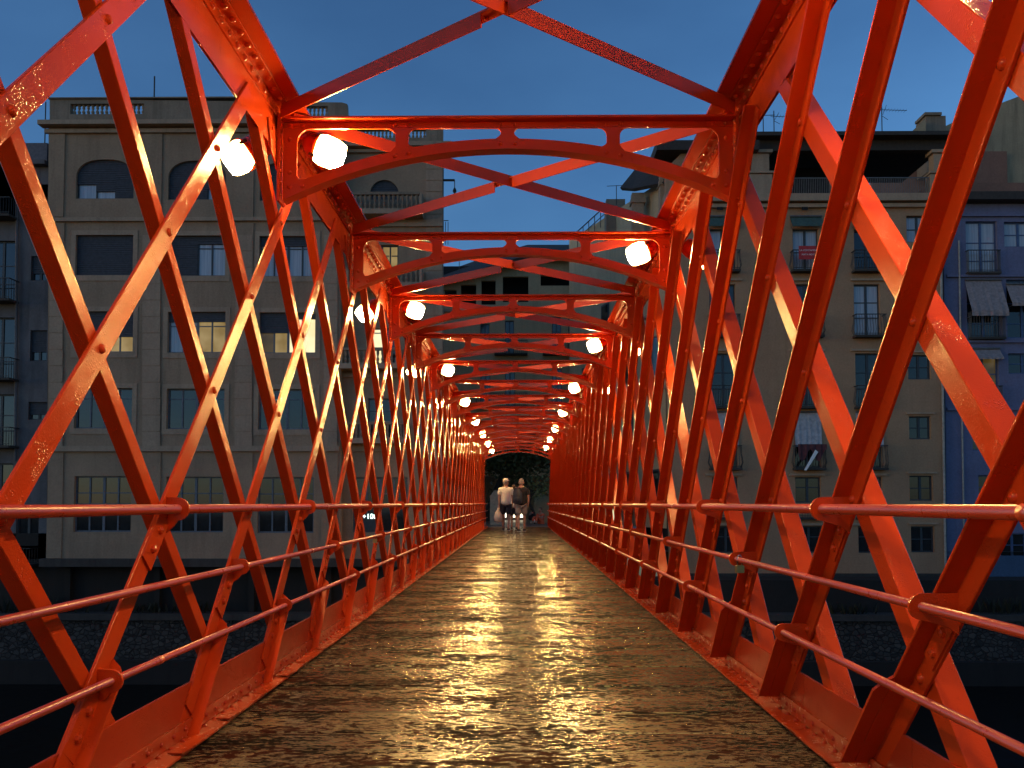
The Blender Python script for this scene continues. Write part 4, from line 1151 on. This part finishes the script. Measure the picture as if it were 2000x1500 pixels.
mb = MB(); a = at(957, 1024, 36); b = at(986, 958, 36); mb.prism([(a.x, 0), (b.x, 0), (b.x, b.z), (a.x + .18, b.z), (a.x, b.z - .25)], (0, 36, 0), (1, 0, 0), (0, 0, 1), (0, 1, 0), 0, .5); o = mb.build('body', simple('grey_green_panel', (.20, .21, .17), .6), W3); o.location = -W3.location
a = at(1082, 960, 40); 
K = empty('kiosk', at(1150, 1040, 39), 'small pale lit booth beside the bridge end on the right', 'kiosk')
mb = MB(); a = at(1152, 1100, 39); b = at(1212, 985, 39); mb.box(a.x, b.x, 39, 40.5, -.01, b.z); o = mb.build('body', M_ochre, K); o.location = -K.location
for x0, x1 in ((1160, 1178), (1184, 1204)):
    mb = MB(); a = at(x0, 1016, 38.98); b = at(x1, 995, 38.98); mb.box(a.x, b.x, 38.95, 38.999, a.z, b.z); o = mb.build('lit_panel', M_lit2, K); o.location = -K.location
# side street wall lamp glow source: bright lamp seen between the left bars
# =================================================================== TREES
def tree(name, label, base, pts, r0, crown_c, crown_r, n, m, size, group=None):
    r = empty(name, base, label, 'tree', group); mb = MB()
    P = [Vector(p) for p in pts]
    mb.tube(P, [r0 * (1 - .6 * i / (len(P) - 1)) for i in range(len(P))], 8)
    top = P[-1]; cc = Vector(crown_c); cr = Vector(crown_r)
    ends = []
    for i in range(9):
        a = random.uniform(0, 6.28); e = random.uniform(-.2, .9)
        t = cc + Vector((math.cos(a) * cr.x * .7, math.sin(a) * cr.y * .7, e * cr.z * .7)); ends.append(t)
        mb.tube([P[-2].lerp(top, random.random()), top.lerp(t, .5) + Vector((0, 0, .2)), t], [r0 * .35, r0 * .2, r0 * .06], 5)
    mb.build('trunk', M_bark, r)
    mb = MB(); clumps = [cc + Vector((random.gauss(0, .45) * cr.x, random.gauss(0, .45) * cr.y, random.gauss(0, .42) * cr.z)) for _ in range(max(8, n // 45))] + ends
    for _ in range(n):
        c = random.choice(clumps); s = size * random.uniform(.6, 1.4)
        p = c + Vector((random.gauss(0, .16) * cr.x, random.gauss(0, .16) * cr.y, random.gauss(0, .15) * cr.z))
        u = Vector((random.gauss(0, 1), random.gauss(0, 1), random.gauss(0, .6))).normalized(); w = u.orthogonal().normalized()
        w = (w * math.cos(1.3 * random.random()) + u.cross(w) * math.sin(random.random() * 3)).normalized()
        mb.add([p - u * s, p + w * s * .42, p + u * s, p - w * s * .42], [(0, 1, 2, 3)])
    mb.build('crown', m, r)['kind'] = 'stuff'
    return r
b0 = at(1000, 1012, 43.5); b0.z = 0
tree('street_tree', 'large dark leafed tree filling the view under the farthest arch', b0, [(-1.4, 0, 0), (-.9, 0, 1.5), (-.2, 0, 3.0), (.2, 0, 4.2)], .22, (.1, 0, 3.5), (3.4, 1.5, 1.75), 8500, M_leaf, .13, 'trees at the bridge end')
b1 = at(1046, 1018, 38.5); b1.z = 0
tree('small_tree', 'slim bent tree with pale leaves at the right of the bridge end', b1, [(0, 0, 0), (-.08, 0, .5), (-.28, 0, 1.0), (-.2, 0, 1.6)], .09, (.05, 0, 1.55), (.75, .5, .8), 420, M_leaf2, .085, 'trees at the bridge end')

# =================================================================== PEOPLE
def skin(name, verts, edges, radii, m, parent, sub=1):
    me = bpy.data.meshes.new(name); me.from_pydata(verts, edges, []); me.materials.append(m)
    o = put(name, me, parent)
    md = o.modifiers.new('skin', 'SKIN'); md.use_smooth_shade = True
    for i, r in enumerate(radii):
        sv = me.skin_vertices[0].data[i]; sv.radius = r if isinstance(r, tuple) else (r, r); sv.use_root = i == 0
    s = o.modifiers.new('sub', 'SUBSURF'); s.levels = sub; s.render_levels = sub + 1
    return o
M_skin = simple('skin', (.38, .20, .13), .5, var=.1)
M_shirt = simple('cream_shirt', (.78, .72, .58), .85, var=.12, scale=14)
M_navy = simple('navy_shorts', (.018, .020, .030), .85)
M_black = simple('black_shirt', (.014, .013, .014), .85)
M_greyc = simple('grey_shorts', (.24, .21, .18), .85)
M_whitec = simple('white_top', (.80, .74, .66), .85)
M_hairg = simple('grey_hair', (.33, .27, .21), .8, var=.4, scale=60)
M_hairb = simple('brown_hair', (.09, .045, .02), .7)
M_shoe = simple('dark_shoe', (.03, .028, .028), .7)
M_shoel = simple('pale_sole', (.45, .42, .38), .7)
M_plastic = simple('carrier_bag', (.62, .54, .42), .4)
M_orange = simple('orange_top', (.55, .10, .04), .85)
M_pack = simple('dark_backpack', (.03, .035, .045), .7)
def hand_chain(verts, edges, radii, wrist_i, d, side):
    w = Vector(verts[wrist_i]); palm = w + d * .07; verts.append(tuple(palm)); radii.append((.030, .018)); pi = len(verts) - 1; edges.append((wrist_i, pi))
    for q, l in ((-.024, .075), (-.008, .085), (.008, .080), (.022, .065)):
        a = palm + Vector((0, q, 0)) + d * .025; b = a + d * l * .55; c = b + (d * .8 + Vector((-side * .4, 0, 0))).normalized() * l * .45
        i = len(verts); verts += [tuple(a), tuple(b), tuple(c)]; radii += [.009, .0085, .0075]; edges += [(pi, i), (i, i + 1), (i + 1, i + 2)]
    a = w + d * .03 + Vector((0, .030, 0)); b = a + (d + Vector((0, .6, 0))).normalized() * .05; i = len(verts)
    verts += [tuple(a), tuple(b)]; radii += [.011, .008]; edges += [(pi, i), (i, i + 1)]
def person(loc, label, h=1.74, head_turn=0.0, shirt=M_shirt, shorts=M_navy, hair=None, cap=None, stride=.12, female=False, lean=0.0, arm_r=None, heading=0.0, group='people walking away'):
    r = empty('person', loc, label, 'person', group); r.rotation_euler = (0, 0, heading)
    k = h / 1.75; sw = .185 if not female else .16; hw = .095
    V = lambda *a: (a[0] * k, a[1] * k, a[2] * k)
    lf, rf = stride, -stride * .8
    verts = [V(0, 0, .96), V(0, .01, 1.10), V(0, .0, 1.28), V(0, -.02, 1.43), V(0, 0, 1.52), V(.0, .01, 1.60)]
    radii = [(.155 * k, .115 * k), (.145 * k, .105 * k), (.16 * k, .11 * k), (.13 * k, .08 * k), (.055 * k, .055 * k), (.05 * k, .055 * k)]
    edges = [(0, 1), (1, 2), (2, 3), (3, 4), (4, 5)]
    for s, f in ((-1, lf), (1, rf)):
        i = len(verts)
        verts += [V(s * hw, 0, .88), V(s * hw * 1.05, f * .45 + .02, .50), V(s * hw, f, .09), V(s * hw, f + .03, .035), V(s * hw * 1.1, f + .17, .03)]
        radii += [.088 * k, .055 * k, .036 * k, .036 * k, (.036 * k, .024 * k)]
        edges += [(0, i), (i, i + 1), (i + 1, i + 2), (i + 2, i + 3), (i + 3, i + 4)]
        j = len(verts); sw_ = -f * .6
        verts += [V(s * sw, -.02, 1.41), V(s * (sw + .05), -.03 + sw_ * .3, 1.13), V(s * (sw + .035), .02 + sw_, .90)]
        radii += [.058 * k, .043 * k, .028 * k]
        edges += [(3, j), (j, j + 1), (j + 1, j + 2)]
        hand_chain(verts, edges, radii, j + 2, Vector((-s * .05, .12, -1)).normalized(), s)
    skin('body', verts, edges, radii, M_skin, r)
    # head
    hd = bpy.data.objects.new('head', None)
    mb = MB(); c, s_ = math.cos(head_turn), math.sin(head_turn)
    def hp(x, y, z): return (x * c - y * s_, x * s_ + y * c, z)
    ring = []
    prof = [(1.53, .045, .05, .0), (1.56, .058, .068, .012), (1.60, .070, .088, .010), (1.645, .076, .096, .0), (1.69, .077, .098, -.004), (1.73, .066, .083, -.006), (1.755, .040, .05, -.006), (1.765, .012, .015, -.006)]
    n = 14; vs = []
    for z, rx, ry, oy in prof:
        for q in range(n):
            t = 2 * math.pi * q / n; vs.append(tuple(Vector(hp(rx * math.cos(t), ry * math.sin(t) + oy, z)) * k))
    fs = [(i * n + q, i * n + (q + 1) % n, (i + 1) * n + (q + 1) % n, (i + 1) * n + q) for i in range(len(prof) - 1) for q in range(n)]
    fs += [tuple(range(n - 1, -1, -1)), tuple((len(prof) - 1) * n + q for q in range(n))]
    mb.add(vs, fs)
    # nose, ears, brow
    mb.add([tuple(Vector(hp(*p)) * k) for p in ((-.014, .094, 1.64), (.014, .094, 1.64), (0, .125, 1.615), (-.012, .092, 1.605), (.012, .092, 1.605), (0, .095, 1.665))], [(0, 2, 5), (2, 1, 5), (0, 3, 2), (1, 2, 4), (3, 4, 2)])
    for s in (-1, 1): mb.lathe([(.006, -.03), (.020, -.012), (.024, .012), (.010, .032)], tuple(Vector(hp(s * .078, -.004, 1.64)) * k), 7)
    mb.build('head', M_skin, r, True)
    mb = MB()
    for s in (-1, 1): mb.dome(Vector(hp(s * .030, .090, 1.655)) * k, hp(0, 1, 0), .009)
    mb.dome(Vector(hp(0, .088, 1.580)) * k, hp(0, 1, 0), .016); mb.build('face_detail', M_hairb, r)
    mb = MB(); vs = []
    hm = hair or M_hairb
    prof2 = [(1.60 if not female else 1.56, .075, .080, -.018), (1.66, .082, .096, -.012), (1.71, .082, .104, -.006), (1.75, .066, .084, -.006), (1.776, .030, .036, -.006)]
    for z, rx, ry, oy in prof2:
        for q in range(n):
            t = 2 * math.pi * q / n; yy = ry * math.sin(t)
            if z < 1.70 and yy > .03: yy = .03
            vs.append(tuple(Vector(hp(rx * math.cos(t), yy + oy, z)) * k))
    fs = [(i * n + q, i * n + (q + 1) % n, (i + 1) * n + (q + 1) % n, (i + 1) * n + q) for i in range(len(prof2) - 1) for q in range(n)] + [tuple((len(prof2) - 1) * n + q for q in range(n))]
    mb.add(vs, fs); mb.build('hair', hm, r, True)
    if female: 
        mb = MB(); mb.lathe([(.02, -.05), (.045, -.01), (.045, .02), (.02, .05)], tuple(Vector(hp(0, -.105, 1.70)) * k), 9); mb.build('hair_bun', hm, r, True)
    if cap:
        mb = MB(); mb.lathe([(.094 * k, 1.69 * k), (.100 * k, 1.72 * k), (.082 * k, 1.765 * k), (.03 * k, 1.79 * k)], tuple(Vector(hp(0, -.002, 0)) * k), 14)
        pts = [(.075 * math.sin(a), .085 + .085 * math.cos(a)) for a in [math.pi * (i / 8 - .5) for i in range(9)]]
        pk = MB(); pk.prism([(x, y) for x, y in pts], Vector((0, 0, 1.695 * k)), hp(k, 0, 0), hp(0, k, 0), (0, 0, 1), 0, .008)
        mb.add(pk.v, pk.f); mb.build('cap', cap, r)
    # clothes
    sv = [V(0, 0, .84), V(0, .005, 1.06), V(0, .0, 1.28), V(0, -.02, 1.42), V(0, -.005, 1.485)]
    sr = [(.200 * k, .155 * k), (.190 * k, .145 * k), (.195 * k, .140 * k), (.145 * k, .095 * k), (.075 * k, .07 * k)]
    se = [(0, 1), (1, 2), (2, 3), (3, 4)]
    for s, f in ((-1, lf), (1, rf)):
        j = len(sv); sw_ = -f * .6
        sv += [V(s * (sw + .005), -.02, 1.405), V(s * (sw + .05), -.028 + sw_ * .15, 1.20)]; sr += [.080 * k, .075 * k]; se += [(3, j), (j, j + 1)]
    skin('shirt', sv, se, sr, shirt, r)
    pv = [V(0, 0, 1.00)]; pr = [(.185 * k, .140 * k)]; pe = []
    for s, f in ((-1, lf), (1, rf)):
        j = len(pv); pv += [V(s * hw, 0, .86), V(s * hw * 1.05, f * .42 + .01, .54)]; pr += [.125 * k, .108 * k]; pe += [(0, j), (j, j + 1)]
    skin('shorts', pv, pe, pr, shorts, r)
    for s, f in ((-1, lf), (1, rf)):
        mb = MB(); mb.prism([(-.045, -.09), (.045, -.09), (.055, .10), (.04, .19), (0, .215), (-.04, .19), (-.055, .10)], V(s * hw, f + .03, 0), (k, 0, 0), (0, k, 0), (0, 0, 1), .022, .085)
        sh = mb.build('shoe', M_shoe, r); mb = MB(); mb.prism([(-.05, -.10), (.05, -.10), (.06, .10), (.045, .20), (0, .225), (-.045, .20), (-.06, .10)], V(s * hw, f + .03, 0), (k, 0, 0), (0, k, 0), (0, 0, 1), .0, .0215); mb.build('sole', M_shoel, sh)
    return r
pa = at(988, 1034, 28.4); pa.z = 0.002
p1 = person(pa, 'person in cream shirt, navy shorts and pale cap carrying a white bag', 1.78, -0.9, M_shirt, M_navy, M_hairg, M_shirt, .13)
pb = at(1018.5, 1037, 27.6); pb.z = 0.002
p2 = person(pb, 'person in black T-shirt and grey shorts with a dark backpack on one shoulder', 1.76, -0.25, M_black, M_greyc, M_hairg, None, -.12)
pc = at(1004, 1030, 29.6); pc.z = 0.002
p3 = person(pc, 'person in white top with hair tied up, walking between the two men', 1.60, 0.2, M_whitec, M_navy, M_hairb, None, .10, True)
# carrier bag in the left hand of the first person
bag = empty('carrier_bag', pa + Vector((-.26, .0, .72)), 'pale plastic carrier bag hanging from the left hand of the man with the cap', 'bag')
mb = MB(); mb.lathe([(.05, -.42), (.13, -.38), (.15, -.25), (.11, -.10), (.05, .0), (.03, .08)], (0, 0, 0), 12, (1, 0, 0), (0, .6, 0)); mb.build('bag_body', M_plastic, bag, True)
mb = MB(); mb.tube([(-.02, 0, .07), (-.012, 0, .16), (.012, 0, .16), (.02, 0, .07)], .008, 6); mb.build('handle', M_plastic, bag)
bp = empty('backpack', pb + Vector((-.13, -.17, 1.18)), 'dark backpack slung on the left shoulder of the man in black', 'backpack')
mb = MB(); mb.lathe([(.09, -.26), (.15, -.22), (.165, -.05), (.15, .12), (.09, .22), (.03, .25)], (0, 0, 0), 12, (1, 0, 0), (0, .62, 0)); mb.build('pack_body', M_pack, bp, True)
mb = MB(); mb.tube([(-.03, .02, .22), (-.02, .12, .30), (0, .24, .28), (.01, .28, .10), (-.02, .25, -.1)], .016, 6); mb.build('strap', M_steel, bp)
mb = MB(); mb.lathe([(.05, -.12), (.10, -.10), (.105, .0), (.05, .05)], (-.01, -.09, -.06), 10, (1, 0, 0), (0, .4, 0)); mb.build('pocket', M_pack, bp, True)
# people sitting on the low edge past the bridge end
def seated(loc, label, top, legs, heading):
    r = empty('person', loc, label, 'person', 'people sitting past the bridge end'); r.rotation_euler = (0, 0, heading)
    verts = [(0, 0, .14), (0, .02, .32), (0, .05, .48), (0, .07, .56), (-.09, .16, .14), (-.10, .42, .40), (-.10, .52, .05), (.09, .16, .14), (.10, .40, .36), (.10, .55, .05), (-.16, .06, .46), (-.20, .22, .30), (-.12, .38, .38), (.16, .06, .46), (.21, .20, .28), (.12, .36, .36)]
    radii = [(.14, .12), (.13, .10), (.11, .08), .05, .08, .055, .04, .08, .055, .04, .05, .04, .03, .05, .04, .03]
    edges = [(0, 1), (1, 2), (2, 3), (0, 4), (4, 5), (5, 6), (0, 7), (7, 8), (8, 9), (2, 10), (10, 11), (11, 12), (2, 13), (13, 14), (14, 15)]
    skin('body', verts, edges, radii, M_skin, r)
    skin('top', [(0, 0, .16), (0, .02, .32), (0, .05, .47), (-.165, .065, .45), (-.19, .16, .36), (.165, .065, .45), (.19, .15, .35)], [(0, 1), (1, 2), (2, 3), (3, 4), (2, 5), (5, 6)], [(.16, .14), (.15, .12), (.12, .09), .065, .06, .065, .06], top, r)
    skin('trousers', [(0, .02, .14), (-.09, .16, .15), (-.10, .42, .40), (-.10, .50, .14), (.09, .16, .15), (.10, .40, .36), (.10, .53, .14)], [(0, 1), (1, 2), (2, 3), (0, 4), (4, 5), (5, 6)], [(.15, .13), .095, .07, .06, .095, .07, .06], legs, r)
    mb = MB(); mb.lathe([(.03, .55), (.065, .60), (.078, .66), (.07, .73), (.03, .77)], (0, .09, 0), 12); mb.build('head', M_skin, r, True)
    mb = MB(); mb.lathe([(.075, .64), (.086, .69), (.078, .75), (.03, .785)], (0, .075, 0), 12); mb.build('hair', M_hairb, r, True)
a = at(1058, 1020, 37.5); a.z = -.012
seated(a, 'person in orange top sitting on the ground past the bridge end', M_orange, M_orange, 2.4)
a = at(1036, 1020, 38.5); a.z = -.012
seated(a, 'person in dark top and white trousers sitting at the foot of the bent tree', M_black, M_whitec, -1.2)
